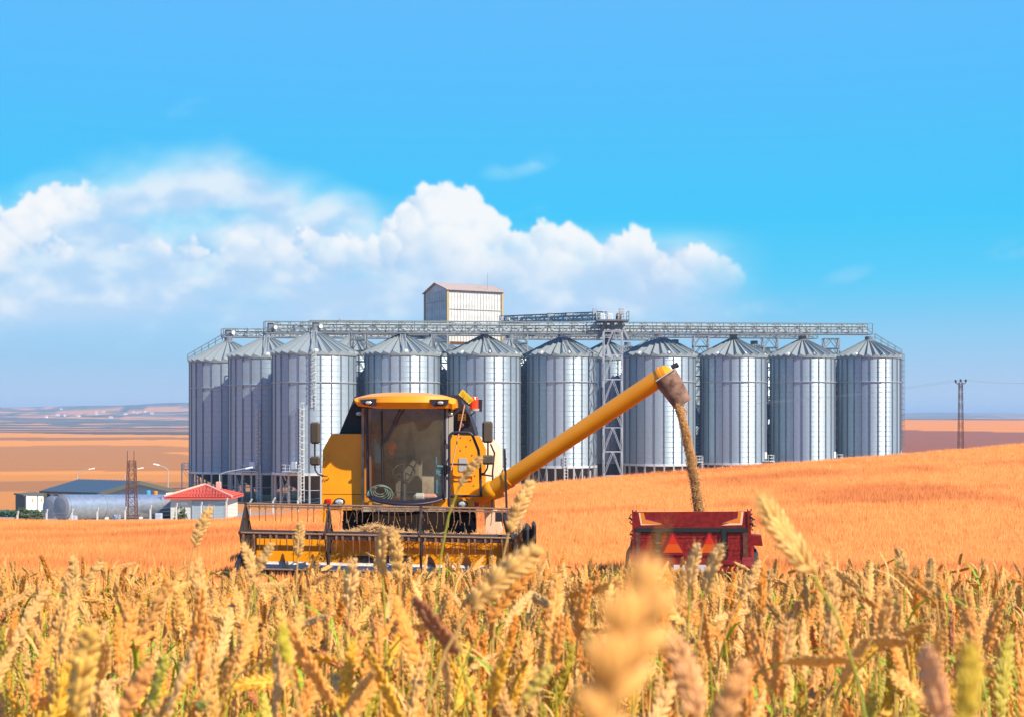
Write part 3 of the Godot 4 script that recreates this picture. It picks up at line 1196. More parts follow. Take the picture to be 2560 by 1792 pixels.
func build_galleries() -> void:
	gallery("long trussed conveyor gallery running over the front row of silos", at(772, 832, 243), at(2176, 836, 278), 2.15, 1.9)
	gallery("trussed conveyor gallery starting over the second silo from the left", at(660, 834, 257), at(2040, 846, 297), 2.3, 1.9)
	gallery("trussed conveyor gallery starting over the silo farthest to the left", at(555, 843, 272), at(1620, 850, 318), 1.7, 1.8)
	tower("tall open lattice elevator tower between the two groups of silos", 1532, 256, 3.5, 19.2, 4.6, 0.095)
	var i := 0
	for q: Array in [[895.0, 252.0], [1100.0, 258.0], [1300.0, 264.0], [1752.0, 276.0], [1925.0, 281.0], [2078.0, 284.0]]:
		tower(["slim lattice support right of the nearest silo", "slim lattice support just right of the silo behind the cab", "slim lattice support above the middle of the auger", "slim lattice support right of the silo behind the spout", "slim lattice support left of the second silo from the right end", "slim lattice support left of the silo at the far right end"][i], q[0], q[1], 3.0, 19.3, 2.0, 0.13, "slim lattice supports of the gallery")
		i += 1
	# inclined conveyor and its head platform
	gallery("dark inclined conveyor climbing to the platform on top of the elevator tower", at(1255, 809, 279), at(1512, 799, 262), 1.5, 1.5)
	var p := at(1531, 803, 259)
	var o := thing("head_platform", "railed machinery platform topping the lattice elevator tower", "platform", p)
	var fl := MB.new()
	fl.box(Vector3.ZERO, Vector3(6.2, 0.25, 5.0))
	part(o, "deck", fl, M["steel_dark"])
	var rl := MB.new()
	rail(rl, [Vector3(-3.0, 0.1, 2.4), Vector3(3.0, 0.1, 2.4), Vector3(3.0, 0.1, -2.4), Vector3(-3.0, 0.1, -2.4), Vector3(-3.0, 0.1, 2.4)], 1.7, 0.06)
	part(o, "railing", rl, M["steel_light"])
	for x: float in [-2.0, -0.5, 1.2]:
		var e := MB.new()
		e.rbox(Vector3(x, 0.75, 0.3), Vector3(1.0, 1.3, 1.8), 0.15)
		part(o, "elevator_head", e, M["steel_light"] if x < 1.0 else M["rusty_iron"])
	var sp := MB.new()
	for x: float in [-1.2, 0.0, 1.2]:
		sp.tube(Vector3(x, 0, 0.4), Vector3(x * 2.4, -3.6, 0.4), 0.4, 0.4, 10)
	part(o, "spout", sp, M["steel_dark"])
	roof_box("small drive box at the foot of the inclined conveyor", 1257, 794, 278, 0.9, 1.2)
	roof_box("pale drive box low on the inclined conveyor", 1301, 792, 276, 1.1, 1.3)
	roof_box("tall rusty drive box halfway up the inclined conveyor", 1376, 781, 271, 1.1, 2.2)
	roof_box("wide grey drive box on the upper inclined conveyor", 1424, 780, 268, 1.6, 1.3)
	roof_box("dark drive box where the inclined conveyor meets the platform", 1488, 771, 262, 0.95, 2.2)
	roof_box("grey drive box above the platform's right end", 1554, 771, 258, 0.95, 1.9)
	roof_box("little motor stub on the gallery above the third silo", 850, 795, 245, 0.4, 0.7)
	roof_box("little motor stub on the gallery above the second silo", 740, 806, 258, 0.4, 0.7)
	roof_box("little motor stub on the leftmost gallery", 621, 818, 273, 0.4, 0.7)
	roof_box("little motor stub on the gallery right of the platform", 1751, 807, 272, 0.4, 0.7)
	roof_box("little motor stub near the right end of the gallery", 2109, 812, 277, 0.4, 0.7)
	# headhouse: a clad, gabled box on legs
	var d := 287.0
	var c := at(1158, 905, d)
	var hh := thing("headhouse", "white ribbed metal headhouse with a tan gable roof above the silos", "building", Vector3(c.x, ground(c.x, d), -d))
	var g := hh.position.y
	var b := Basis(Vector3.UP, deg_to_rad(28.0))
	var L := 12.8
	var W := 11.4
	var y0 := 18.5 - g
	var y1 := 29.3 - g
	var y2 := 31.0 - g
	var wl := MB.new()
	wl.box(b * Vector3(0, (y0 + y1) * 0.5, 0), Vector3(L, y1 - y0, W), b)
	for sx: float in [-1.0, 1.0]:
		wl.tri(b * Vector3(sx * L * 0.5, y1, -W * 0.5), b * Vector3(sx * L * 0.5, y1, W * 0.5), b * Vector3(sx * L * 0.5, y2, 0), b * Vector3(sx, 0, 0), b * Vector3(sx, 0, 0), b * Vector3(sx, 0, 0))
	part(hh, "wall", wl, M["cladding"])
	# every raised seam of the cladding
	var seam := MB.new()
	seam.box(Vector3(0, (y0 + y1) * 0.5, 0), Vector3(0.09, y1 - y0, 0.07))
	var sm := seam.mesh()
	for i2 in 19:
		var x := -L * 0.5 + 0.35 + (L - 0.7) * i2 / 18.0
		part(hh, "cladding_seam", sm, M["cladding"], Transform3D(b, b * Vector3(x, 0, W * 0.5 + 0.06)))
	for i2 in 13:
		var z := -W * 0.5 + 0.4 + (W - 0.8) * i2 / 12.0
		part(hh, "cladding_seam", sm, M["cladding"], Transform3D(b * Basis(Vector3.UP, PI / 2), b * Vector3(-L * 0.5 - 0.06, 0, z)))
	var band := MB.new()
	band.box(b * Vector3(0, y0 + (y1 - y0) * 0.63, W * 0.5 + 0.1), Vector3(L + 0.1, 0.12, 0.1), b)
	band.box(b * Vector3(-L * 0.5 - 0.1, y0 + (y1 - y0) * 0.80, 0), Vector3(0.1, 0.12, W + 0.1), b)
	part(hh, "wall_band", band, M["grey"])
	for s: Array in [[-1.0, 1.0], [1.0, 1.0], [-1.0, -1.0]]:
		var tr := MB.new()
		tr.box(b * Vector3(s[0] * (L * 0.5 + 0.03), (y0 + y1) * 0.5, s[1] * (W * 0.5 + 0.03)), Vector3(0.4, y1 - y0, 0.4), b)
		part(hh, "corner_trim", tr, M["cladding_trim"])
	for sz: float in [-1.0, 1.0]:
		var rf := MB.new()
		var half := W * 0.5 + 0.5
		var ang := atan2(y2 - y1, W * 0.5)
		var ln := half / cos(ang)
		rf.box(b * Vector3(0, y2 - sin(ang) * ln * 0.5 + 0.12, sz * half * 0.5), Vector3(L + 1.0, 0.14, ln), b * Basis(Vector3.RIGHT, sz * ang))
		var k := 20
		for j in k:
			var x := -L * 0.5 - 0.4 + (L + 0.8) * j / (k - 1.0)
			rf.box(b * Vector3(x, y2 - sin(ang) * ln * 0.5 + 0.22, sz * half * 0.5), Vector3(0.14, 0.1, ln), b * Basis(Vector3.RIGHT, sz * ang))
		part(hh, "roof", rf, M["roof_tan"])
	for s: Array in [[-0.95, 0.95], [0.95, 0.95], [-0.95, -0.95], [0.95, -0.95]]:
		var lg := MB.new()
		lg.box(b * Vector3(s[0] * L * 0.5, y0 * 0.5, s[1] * W * 0.5), Vector3(0.5, y0 + 0.2, 0.5), b)
		part(hh, "leg", lg, M["cladding_trim"])
	var an := MB.new()
	var ap := at(1219, 716, d - 3.0)
	an.tube(ap - Vector3(0, 0.5, 0) - hh.position, at(1219, 683, d - 3.0) - hh.position, 0.10, 0.05, 6)
	part(hh, "lightning_rod", an, M["steel"])


# ---------------------------------------------------------------- yard on the left
func c5(cx: float, cy: float, d: float) -> Vector3:
	return at(cx * 0.29865, 960.0 + cy * 0.29865, d)


func lamp_post(label: String, cx: float, top: float, d: float, out: float) -> void:
	var p := c5(cx, top, d)
	var g := ground(p.x, d)
	var o := thing("street_lamp", label, "street lamp", Vector3(p.x, g, -d), "street lamps round the silo yard")
	var h := p.y - g
	var mb := MB.new()
	mb.tube(Vector3.ZERO, Vector3(0, h - 0.4, 0), 0.11, 0.07, 8)
	mb.pipe(PackedVector3Array([Vector3(0, h - 0.5, 0), Vector3(0, h - 0.25, 0), Vector3(out * 0.3, h + 0.05, 0), Vector3(out, h + 0.4, 0)]), 0.06, 6)
	part(o, "pole", mb, M["grey"])
	var hd := MB.new()
	hd.rbox(Vector3(out + signf(out) * 0.35, h + 0.45, 0), Vector3(0.9, 0.2, 0.35), 0.07, Basis(Vector3.BACK, signf(out) * 0.2))
	part(o, "lamp_head", hd, M["white"])


func mast(called: String, label: String, px: float, d: float, top_py: float, w0: float, w1: float, n: int, horn := 0.0) -> Node3D:
	var p := at(px, top_py, d)
	var g := ground(p.x, d)
	var o := thing(called, label, "pylon", Vector3(p.x, g - 0.2, -d))
	var h := p.y - g + 0.2
	for sx: float in [-1.0, 1.0]:
		for sz: float in [-1.0, 1.0]:
			var l := MB.new()
			l.beam(Vector3(sx * w0, 0, sz * w0) * 0.5, Vector3(sx * w1 * 0.5, h - horn, sz * w1 * 0.5), 0.065, 0.065)
			if horn > 0.0 and sz > 0.0:
				l.beam(Vector3(sx * w1 * 0.5, h - horn, sz * w1 * 0.5), Vector3(sx * w1 * 0.5, h, sz * w1 * 0.5), 0.05, 0.05)
			part(o, "leg", l, M["rusty_iron"])
	var mb := MB.new()
	var c := [Vector3(-1, 0, 1), Vector3(1, 0, 1), Vector3(1, 0, -1), Vector3(-1, 0, -1)]
	for i in n:
		var f0 := float(i) / n
		var f1 := float(i + 1) / n
		for j in 4:
			var a0: Vector3 = c[j] * lerpf(w0, w1, f0) * 0.5 + Vector3(0, (h - horn) * f0, 0)
			var b0: Vector3 = c[(j + 1) % 4] * lerpf(w0, w1, f0) * 0.5 + Vector3(0, (h - horn) * f0, 0)
			var a1: Vector3 = c[j] * lerpf(w0, w1, f1) * 0.5 + Vector3(0, (h - horn) * f1, 0)
			var b1: Vector3 = c[(j + 1) % 4] * lerpf(w0, w1, f1) * 0.5 + Vector3(0, (h - horn) * f1, 0)
			mb.beam(a0, b1, 0.035, 0.035)
			mb.beam(b0, a1, 0.035, 0.035)
			mb.beam(a1, b1, 0.035, 0.035)
	part(o, "lattice", mb, M["rusty_iron"])
	return o


func shrub(called: String, label: String, where: Vector3, size: Vector3, n: int, m: Material, group := "", kind := "") -> void:
	var mb := MB.new()
	for i in n:
		var u := Vector3(rng.randf_range(-1, 1), rng.randf_range(0, 1), rng.randf_range(-1, 1))
		if kind == "" and Vector2(u.x, u.z).length() * (0.5 + u.y) > 1.0:
			continue
		var p := u * size * Vector3(0.5, 1, 0.5)
		var q := Basis(Vector3(rng.randf_range(-1, 1), rng.randf_range(-1, 1), rng.randf_range(-1, 1)).normalized(), rng.randf() * TAU)
		var s := rng.randf_range(0.10, 0.22)
		var nn := (q.z + Vector3(0, 0.6, 0)).normalized()
		mb.tri(p - q.x * s, p + q.x * s, p + q.y * s * 1.5, nn, nn, nn)
	var o := thing(called, label, "shrub", where, group)
	part(o, "foliage", mb, m)
	var st := MB.new()
	for i in 4:
		var e := Vector3(rng.randf_range(-0.3, 0.3) * size.x, size.y * rng.randf_range(0.5, 0.9), rng.randf_range(-0.2, 0.2))
		st.tube(Vector3(0, -0.2, 0), e, 0.04, 0.015, 5)
	part(o, "stem", st, M["handle_wood"])


func build_yard() -> void:
	# two silver tanks lying side by side
	var i := 0
	for q: Array in [[c5(508, 1030, 135.0), c5(1405, 1022, 146.0), 108.0, "long silver fuel tank lying nearest the field fence"], [c5(412, 1040, 143.0), c5(1290, 1030, 154.0), 104.0, "long silver tank lying half hidden behind the nearer one"]]:
		var a: Vector3 = q[0]
		var b: Vector3 = q[1]
		var r: float = q[2] * 0.29865 * -a.z / LENS
		var f := (b - a).normalized()
		var base := Vector3(a.x, ground(a.x, -a.z), a.z)
		var o := thing("storage_tank", q[3], "tank", base, "silver tanks lying in the yard")
		var fr := MB.new().frame(f)
		var sh := MB.new()
		var l := (b - a).length()
		sh.lathe(pv([r, 0, r, l]), 36, a - base, fr)
		part(o, "shell", sh, M["tank_silver"])
		var en := MB.new()
		en.lathe(pv([0.0, -0.16, r * 0.7, -0.10, r, 0.0]), 36, a - base, fr, 0.0, TAU, 1.0)
		en.lathe(pv([r, l, r * 0.7, l + 0.10, 0.0, l + 0.16]), 36, a - base, fr)
		part(o, "end_plate", en, M["tank_end"])
		for k in 4:
			var hp := MB.new()
			var t := l * (0.02 + 0.32 * k)
			hp.lathe(pv([r + 0.01, t, r + 0.05, t, r + 0.05, t + 0.12, r + 0.01, t + 0.12]), 36, a - base, fr)
			part(o, "hoop", hp, M["tank_silver"])
			var sd := MB.new()
			var c := a - base + f * (t + 0.3)
			sd.box(c - Vector3(0, r + 0.2, 0), Vector3(0.5, 1.3, 1.6), Basis(f, Vector3.UP, f.cross(Vector3.UP)).orthonormalized())
			part(o, "saddle", sd, M["concrete"])
		if i == 0:
			var pp := MB.new()
			var e := b - base
			pp.pipe(PackedVector3Array([e - f * 0.3 + Vector3(0, r + 0.02, 0), e + Vector3(0.5, r + 0.1, 0), e + Vector3(0.9, r - 0.5, 0), e + Vector3(1.0, 0.2, 0), e + Vector3(2.4, 0.0, 0.0)]), 0.16, 8)
			part(o, "outlet_pipe", pp, M["steel_light"])
			var ld := MB.new()
			var s0 := a - base + f * l * 0.93 + Vector3(0, r * 0.2, r * 1.0)
			ladder(ld, s0 + Vector3(0, -r, 0.3), s0 + Vector3(0, r * 0.8, 0.0), Vector3.RIGHT, 0.7, 0.35, 0.03)
			part(o, "ladder", ld, M["steel_dark"])
		i += 1
	# warehouse: dark blue roof, grey gable
	var d := 172.0
	var ga := c5(820, 905, d)
	var gb := c5(1475, 888, d + 3)
	var gt := c5(1145, 808, d + 1)
	var la := c5(330, 892, d + 14)
	var lt := c5(655, 795, d + 15)
	var base := Vector3(ga.x, ground(ga.x, d), -d)
	var o := thing("warehouse", "low warehouse with a dark blue roof and pale grey gable behind the tanks", "building", base)
	var low := Vector3(0, base.y - 0.5, 0)
	var dn := func(p: Vector3) -> Vector3: return Vector3(p.x, low.y, p.z)
	var wl := MB.new()
	wl.off = -base
	var gn := (gb - ga).cross(Vector3.UP).normalized() * -1.0
	if gn.z < 0:
		gn = -gn
	var lf := (ga - la).cross(Vector3.UP).normalized()
	if lf.z < 0:
		lf = -lf
	wl.quad(ga, gb, dn.call(gb), dn.call(ga), gn)
	wl.tri(ga, gb, gt, gn, gn, gn)
	part(o, "gable_wall", wl, M["gable_grey"])
	var sw := MB.new()
	sw.off = -base
	var wa := la.lerp(ga, 0.06) - Vector3(0, 0.25, 0)
	var wb := ga - Vector3(0, 0.25, 0)
	sw.quad(wa, wb, dn.call(wb), dn.call(wa), lf)
	sw.quad(dn.call(wa), wa, wa + (gb - ga), dn.call(wa + (gb - ga)), -(ga - la).normalized())
	part(o, "side_wall", sw, M["wall_pale"])
	for k in 7:
		var wn := MB.new()
		wn.off = -base
		var c: Vector3 = wa.lerp(wb, 0.10 + 0.14 * k) - Vector3(0, 0.75, 0) + lf * 0.04
		wn.box(c, Vector3(1.3, 1.1, 0.1), Basis((wb - wa).normalized() * Vector3(1, 0, 1), Vector3.UP, lf).orthonormalized())
		part(o, "window", wn, M["window_dark"])
	var rf := MB.new()
	rf.off = -base
	var eo := (ga - la).normalized() * 0.5
	var rn := (lt - la).cross(ga - la).normalized()
	if rn.y < 0:
		rn = -rn
	for s: float in [0.0, -0.14]:
		rf.quad(la + rn * s, ga + eo + rn * s, gt + eo + rn * s, lt + rn * s, rn if s == 0.0 else -rn)
	part(o, "roof", rf, M["roof_blue"])
	var r2 := MB.new()
	r2.off = -base
	var rn2 := (gb - gt).cross(lt - gt).normalized()
	if rn2.y < 0:
		rn2 = -rn2
	r2.quad(gt + eo, gb + eo, gb + (lt - gt), lt, rn2)
	part(o, "roof", r2, M["roof_blue"])
	# folded ribs of the roof sheets
	for k in 18:
		var rb := MB.new()
		rb.off = -base
		var f := (k + 0.5) / 18.0
		rb.beam(la.lerp(ga, f) + rn * 0.05, lt.lerp(gt, f) + rn * 0.05, 0.08, 0.08, rn)
		part(o, "roof_rib", rb, M["roof_blue"])
	var vg := MB.new()
	vg.off = -base
	vg.beam(ga + eo + gn * 0.1 - Vector3(0, 0.2, 0), gt + eo + gn * 0.1 - Vector3(0, 0.2, 0), 0.16, 0.5)
	vg.beam(gt + eo + gn * 0.1 - Vector3(0, 0.2, 0), gb + eo + gn * 0.1 - Vector3(0, 0.2, 0), 0.16, 0.5)
	vg.beam(la - Vector3(0, 0.15, 0), ga - Vector3(0, 0.15, 0), 0.2, 0.3)
	part(o, "verge_trim", vg, M["trim_olive"])
	var cp := MB.new()
	cp.off = -base
	var cq := c5(372, 910, d + 12)
	cp.box(Vector3(cq.x, (cq.y + low.y) * 0.5, cq.z), Vector3(0.9, cq.y - low.y, 0.9))
	part(o, "corner_post", cp, M["trim_olive"])
	# water barrels on the gable side
	for q: Array in [[1236, "small blue water barrel behind the long tank", "barrel_blue", 21.0], [1298, "small orange water barrel behind the long tank", "decal_orange", 18.0]]:
		var p := c5(q[0], 925, 158.0)
		var br := thing("water_barrel", q[1], "barrel", p)
		var mb := MB.new()
		var r: float = q[3] * 0.29865 * 158.0 / LENS
		mb.lathe(pv([r, -0.2, r, r * 1.55, r * 0.8, r * 1.75, 0.0, r * 1.8]), 18)
		part(br, "drum", mb, M[q[2]])
		var lid := MB.new()
		lid.lathe(pv([r * 0.5, r * 1.78, r * 0.5, r * 1.98, 0.0, r * 1.98]), 14)
		part(br, "lid", lid, M["trim_olive"])
		var sp := MB.new()
		sp.box(Vector3(0, -2.2, 0), Vector3(r * 1.7, 4.0, r * 1.7))
		part(br, "stand", sp, M["steel"])
	# transformer hut with white doors
	d = 156.0
	var ta := c5(125, 922, d)
	var tb := c5(205, 924, d - 3)
	var tc := c5(358, 918, d - 1)
	var hb := Vector3(tb.x, ground(tb.x, d), -d)
	var hut := thing("transformer_hut", "dark transformer hut with white doors at the left edge of the yard", "hut", hb)
	var hw := MB.new()
	hw.off = -hb
	var lo2 := hb.y - 0.3
	var hn := (tc - tb).cross(Vector3.UP).normalized()
	if hn.z < 0:
		hn = -hn
	var ln := (tb - ta).cross(Vector3.UP).normalized()
	if ln.z < 0:
		ln = -ln
	hw.quad(ta, tb, Vector3(tb.x, lo2, tb.z), Vector3(ta.x, lo2, ta.z), ln)
	part(hut, "end_wall", hw, M["shed_dark"])
	var hf := MB.new()
	hf.off = -hb
	hf.quad(tb, tc, Vector3(tc.x, lo2, tc.z), Vector3(tb.x, lo2, tb.z), hn)
	part(hut, "front_wall", hf, M["trim_olive"])
	for q: Array in [[0.05, 0.63], [0.68, 0.98]]:
		var dr := MB.new()
		dr.off = -hb
		var pa: Vector3 = tb.lerp(tc, q[0]) + hn * 0.06
		var pb: Vector3 = tb.lerp(tc, q[1]) + hn * 0.06
		var hgt := (c5(210, 925, d).y - c5(210, 1062, d).y)
		dr.box((pa + pb) * 0.5 - Vector3(0, hgt * 0.5 + 0.1, 0), Vector3((pb - pa).length(), hgt, 0.08), Basis((pb - pa).normalized() * Vector3(1, 0, 1), Vector3.UP, hn).orthonormalized())
		var door := part(hut, "door", dr, M["white"])
		var st := MB.new()
		st.off = -hb
		st.box((pa + pb) * 0.5 - Vector3(0, hgt * 0.35, 0) + hn * 0.06, Vector3(0.34, 0.36, 0.03))
		part(door, "warning_sticker", st, M["decal_yellow"])
	var hr := MB.new()
	hr.off = -hb
	var hc := (ta + tc) * 0.5
	var out := (ta - tb).normalized()
	hr.prism(pv([ta.x - 0.2, ta.z, tb.x - 0.1, tb.z + 0.25, tc.x + 0.2, tc.z + 0.2, tc.x + 0.2 + (ta - tb).x, tc.z + (ta - tb).z - 0.2]), -0.16, 0.0, Vector3(0, hc.y + 0.1, 0), Basis(Vector3(1, 0, 0), Vector3(0, 0, 1), Vector3(0, 1, 0)))
	part(hut, "roof_slab", hr, M["trim_olive"])
	# little house with a red hipped tile roof
	d = 140.0
	var ha := c5(1425, 945, d)
	var hbb := c5(1905, 940, d)
	var hg := ground(ha.x, d)
	var cx := (ha.x + hbb.x) * 0.5
	var W := hbb.x - ha.x
	var hs := thing("guard_house", "small cream guard house with a red tiled hip roof beside the silos", "house", Vector3(cx, hg, -d - 2.5))
	var ey := ha.y - hg
	var D := 5.0
	var hwl := MB.new()
	hwl.box(Vector3(0, ey * 0.5, 0), Vector3(W, ey, D))
	part(hs, "wall", hwl, M["plaster"])
	var gw := MB.new()
	gw.box(Vector3(W * 0.17, ey * 0.42, D * 0.5 + 0.05), Vector3(W * 0.56, ey * 0.84, 0.12))
	part(hs, "shop_window", gw, M["window_film"])
	for k in 4:
		var ml := MB.new()
		ml.box(Vector3(W * (-0.11 + 0.187 * k), ey * 0.42, D * 0.5 + 0.12), Vector3(0.09, ey * 0.84, 0.06))
		part(hs, "mullion", ml, M["grey"])
	var sg := MB.new()
	sg.box(Vector3(-W * 0.26, ey * 0.72, D * 0.5 + 0.03), Vector3(0.75, 0.25, 0.05))
	part(hs, "sign_plate", sg, M["white"])
	var ov := 0.55
	var ry := c5(1640, 860, d).y - hg
	var ridge := W * 0.5 - D * 0.5
	var E := [Vector3(-W * 0.5 - ov, ey, D * 0.5 + ov), Vector3(W * 0.5 + ov, ey, D * 0.5 + ov), Vector3(W * 0.5 + ov, ey, -D * 0.5 - ov), Vector3(-W * 0.5 - ov, ey, -D * 0.5 - ov)]
	var Rg := [Vector3(-ridge * 0.25, ry, 0), Vector3(ridge * 0.25, ry, 0)]
	var under := MB.new()
	under.box(Vector3(0, ey - 0.1, 0), Vector3(W + ov * 2, 0.2, D + ov * 2))
	part(hs, "eaves", under, M["tile_red"])
	# courses of tiles, course by course on each slope
	var slopes := [[E[0], E[1], Rg[1], Rg[0]], [E[1], E[2], Rg[1], Rg[1]], [E[3], E[0], Rg[0], Rg[0]], [E[2], E[3], Rg[0], Rg[1]]]
	for sl: Array in slopes:
		var rows := 9
		for r in rows:
			var tl := MB.new()
			var f0 := float(r) / rows
			var f1 := float(r + 1) / rows
			var a: Vector3 = sl[0].lerp(sl[3], f0)
			var b: Vector3 = sl[1].lerp(sl[2], f0)
			var a2: Vector3 = sl[0].lerp(sl[3], f1)
			var b2: Vector3 = sl[1].lerp(sl[2], f1)
			var nn: Vector3 = (sl[1] - sl[0]).cross(sl[3] - sl[0]).normalized()
			if nn.y < 0:
				nn = -nn
			var k := maxi(2, int((b - a).length() / 0.32))
			for j in k:
				var p0 := a.lerp(b, float(j) / k)
				var p1 := a.lerp(b, (j + 1.0) / k)
				var q0 := a2.lerp(b2, float(j) / k)
				var q1 := a2.lerp(b2, (j + 1.0) / k)
				var pm := (p0 + p1) * 0.5 + nn * 0.14
				var qm := (q0 + q1) * 0.5 + nn * 0.07
				var sd := (b - a).normalized()
				tl.tri(p0 + nn * 0.05, pm, qm, nn - sd * 0.6, nn, nn)
				tl.tri(p0 + nn * 0.05, qm, q0, nn - sd * 0.6, nn, nn - sd * 0.6)
				tl.tri(pm, p1 + nn * 0.05, q1, nn, nn + sd * 0.6, nn + sd * 0.6)
				tl.tri(pm, q1, qm, nn, nn + sd * 0.6, nn)
			part(hs, "tile_course", tl, M["tile_red"])
	for pr: Array in [[E[0], Rg[0]], [E[1], Rg[1]], [Rg[0], Rg[1]]]:
		var hp := MB.new()
		hp.tube(pr[0] + Vector3(0, 0.12, 0), pr[1] + Vector3(0, 0.12, 0), 0.13, 0.13, 8)
		part(hs, "ridge_tile", hp, M["tile_pale"])
	var ch := MB.new()
	ch.rbox(Vector3(W * 0.22, ry - 0.1, -0.7), Vector3(0.5, 1.0, 0.5), 0.04)
	part(hs, "chimney", ch, M["tile_pale"])
	for sx: float in [0.5]:
		var dp := MB.new()
		dp.tube(Vector3(W * sx - 0.05, 0, D * 0.5 + 0.2), Vector3(W * sx - 0.05, ey, D * 0.5 + 0.2), 0.06, 0.06, 6)
		part(hs, "downpipe", dp, M["reflector_red"])
	# lattice mast
	mast("lattice_mast", "rust red lattice mast standing in front of the silver tanks", 328.0, 126.0, 1126.0, 0.95, 0.62, 7, 0.95)
	lamp_post("street lamp rising behind the left end of the blue roof", 640, 735, 196.0, 1.8)
	lamp_post("street lamp just left of the lattice mast", 1040, 730, 200.0, 2.0)
	lamp_post("street lamp right of the lattice mast, against the brown field", 1402, 700, 190.0, -1.3)
	lamp_post("tall street lamp in front of the first silo's legs", 1835, 735, 152.0, 3.0)
	# fence posts with bent tops
	var fp := [[141, 1062], [385, 1046], [597, 1045], [810, 1034], [1043, 1024], [1255, 1012], [1472, 994], [1680, 985], [1892, 950]]
	i = 0
	var tops := []
	for q: Array in fp:
		tops.append(c5(q[0], q[1], 118.0))
	for q: Array in [[508, 1515], [670, 1505], [843, 1500], [1005, 1480]]:
		tops.append(at(440.0 + q[0] * 0.3608, 700.0 + q[1] * 0.3608, 118.0))
	var names := ["bent concrete fence post nearest the left edge, below the transformer hut", "bent fence post before the ends of the two tanks", "bent fence post before the grey box under the long tank", "bent fence post before the middle of the long tank", "bent fence post just left of the lattice mast", "bent fence post right of the lattice mast", "bent fence post at the right end of the long tank", "bent fence post in front of the guard house window", "bent fence post at the right corner of the guard house", "bent fence post above the header's left end", "bent fence post second from the header's left end", "bent fence post left of the harvester's yellow flank", "bent fence post against the edge of the harvester's flank"]
	for p: Vector3 in tops:
		var g := ground(p.x, 118.0)
		var po := thing("fence_post", names[i], "fence post", Vector3(p.x, g, p.z), "bent concrete posts of the yard fence")
		var mb := MB.new()
		var h := p.y - g
		mb.rbox(Vector3(0, (h - 0.35) * 0.5, 0), Vector3(0.15, h - 0.35, 0.15), 0.02)
		part(po, "shaft", mb, M["concrete"])
		var tp := MB.new()
		tp.beam(Vector3(0, h - 0.37, 0), Vector3(0.22 if i > 8 else 0.1, h, 0.05), 0.12, 0.12)
		part(po, "bent_top", tp, M["concrete"])
		i += 1
	var fw := MB.new()
	for k in tops.size() - 1:
		for j in 7:
			var dy := Vector3(0, 0.35 + j * 0.32, 0)
			fw.beam(tops[k] - dy, tops[k + 1] - dy, 0.016, 0.016)
	tag(part(self, "fence_wire", fw, M["wire"]), "thin wires strung between the bent concrete fence posts", "wire fence")
	for q: Array in [[612, 1100, "grey cabinet under the long tank, nearest its end plates"], [972, 1092, "grey cabinet under the middle of the long tank"], [1325, 1080, "pale slanted cabinet under the right end of the long tank"]]:
		var p := c5(q[0], q[1], 128.0)
		var g := ground(p.x, 128.0)
		var bx := thing("meter_cabinet", q[2], "cabinet", Vector3(p.x, g, p.z), "grey cabinets under the tank")
		var mb := MB.new()
		mb.rbox(Vector3(0, (p.y - g) * 0.5, 0), Vector3(0.62, p.y - g, 0.5), 0.03)
		part(bx, "casing", mb, M["wall_pale"])
		var dr := MB.new()
		dr.rbox(Vector3(0, (p.y - g) * 0.5, 0.26), Vector3(0.5, (p.y - g) * 0.84, 0.03), 0.01)
		part(bx, "door", dr, M["wall_pale"])
	for q: Array in [[170, 1135, 1.1, "dark straggly bush below the transformer hut"], [240, 1130, 1.0, "thin dark bush in front of the white doors"], [318, 1128, 0.9, "little dark bush at the right of the white doors"], [1510, 1105, 1.2, "low dark bush beside the guard house wall"]]:
		var p := c5(q[0], q[1], 133.0)
		shrub("bush", q[3], Vector3(p.x, ground(p.x, 133.0) - 0.2, p.z), Vector3(q[2], q[2] * 1.25, 0.9), 260, M["bush"], "dark bushes along the yard")
	var hp2 := c5(45, 1062, 150.0)
	var hy := ground(hp2.x, 150.0)
	shrub("hedge", "clipped dark green hedge at the left edge of the yard", Vector3(hp2.x - 1.0, hy, hp2.z), Vector3(9.0, hp2.y - hy, 1.3), 2600, M["hedge_green"], "", "box")


func build_village() -> void:
	# pale specks of houses on the far hillside
	for i in 18:
		var d := rng.randf_range(3900.0, 5400.0)
		var x := rng.randf_range(-0.375, -0.265) * d
		var o := thing("far_house", "tiny pale house among the others on the hazy hillside far off", "house", Vector3(x, ground(x, d) - 1.0, -d), "tiny houses on the far hillside")
		var w := rng.randf_range(6.0, 11.0)
		var b := Basis(Vector3.UP, rng.randf_range(-0.5, 0.5))
		var mb := MB.new()
		mb.box(b * Vector3(0, 2.5, 0), Vector3(w, 5.0, 8.0), b)
		part(o, "wall", mb, M["white"])
		var rf := MB.new()
		rf.prism(pv([-4.5, 5.0, 4.5, 5.0, 0.0, 7.4]), -w * 0.5 - 0.5, w * 0.5 + 0.5, Vector3.ZERO, b * Basis(Vector3.UP, PI / 2))
		part(o, "roof", rf, M["tile_pale"])


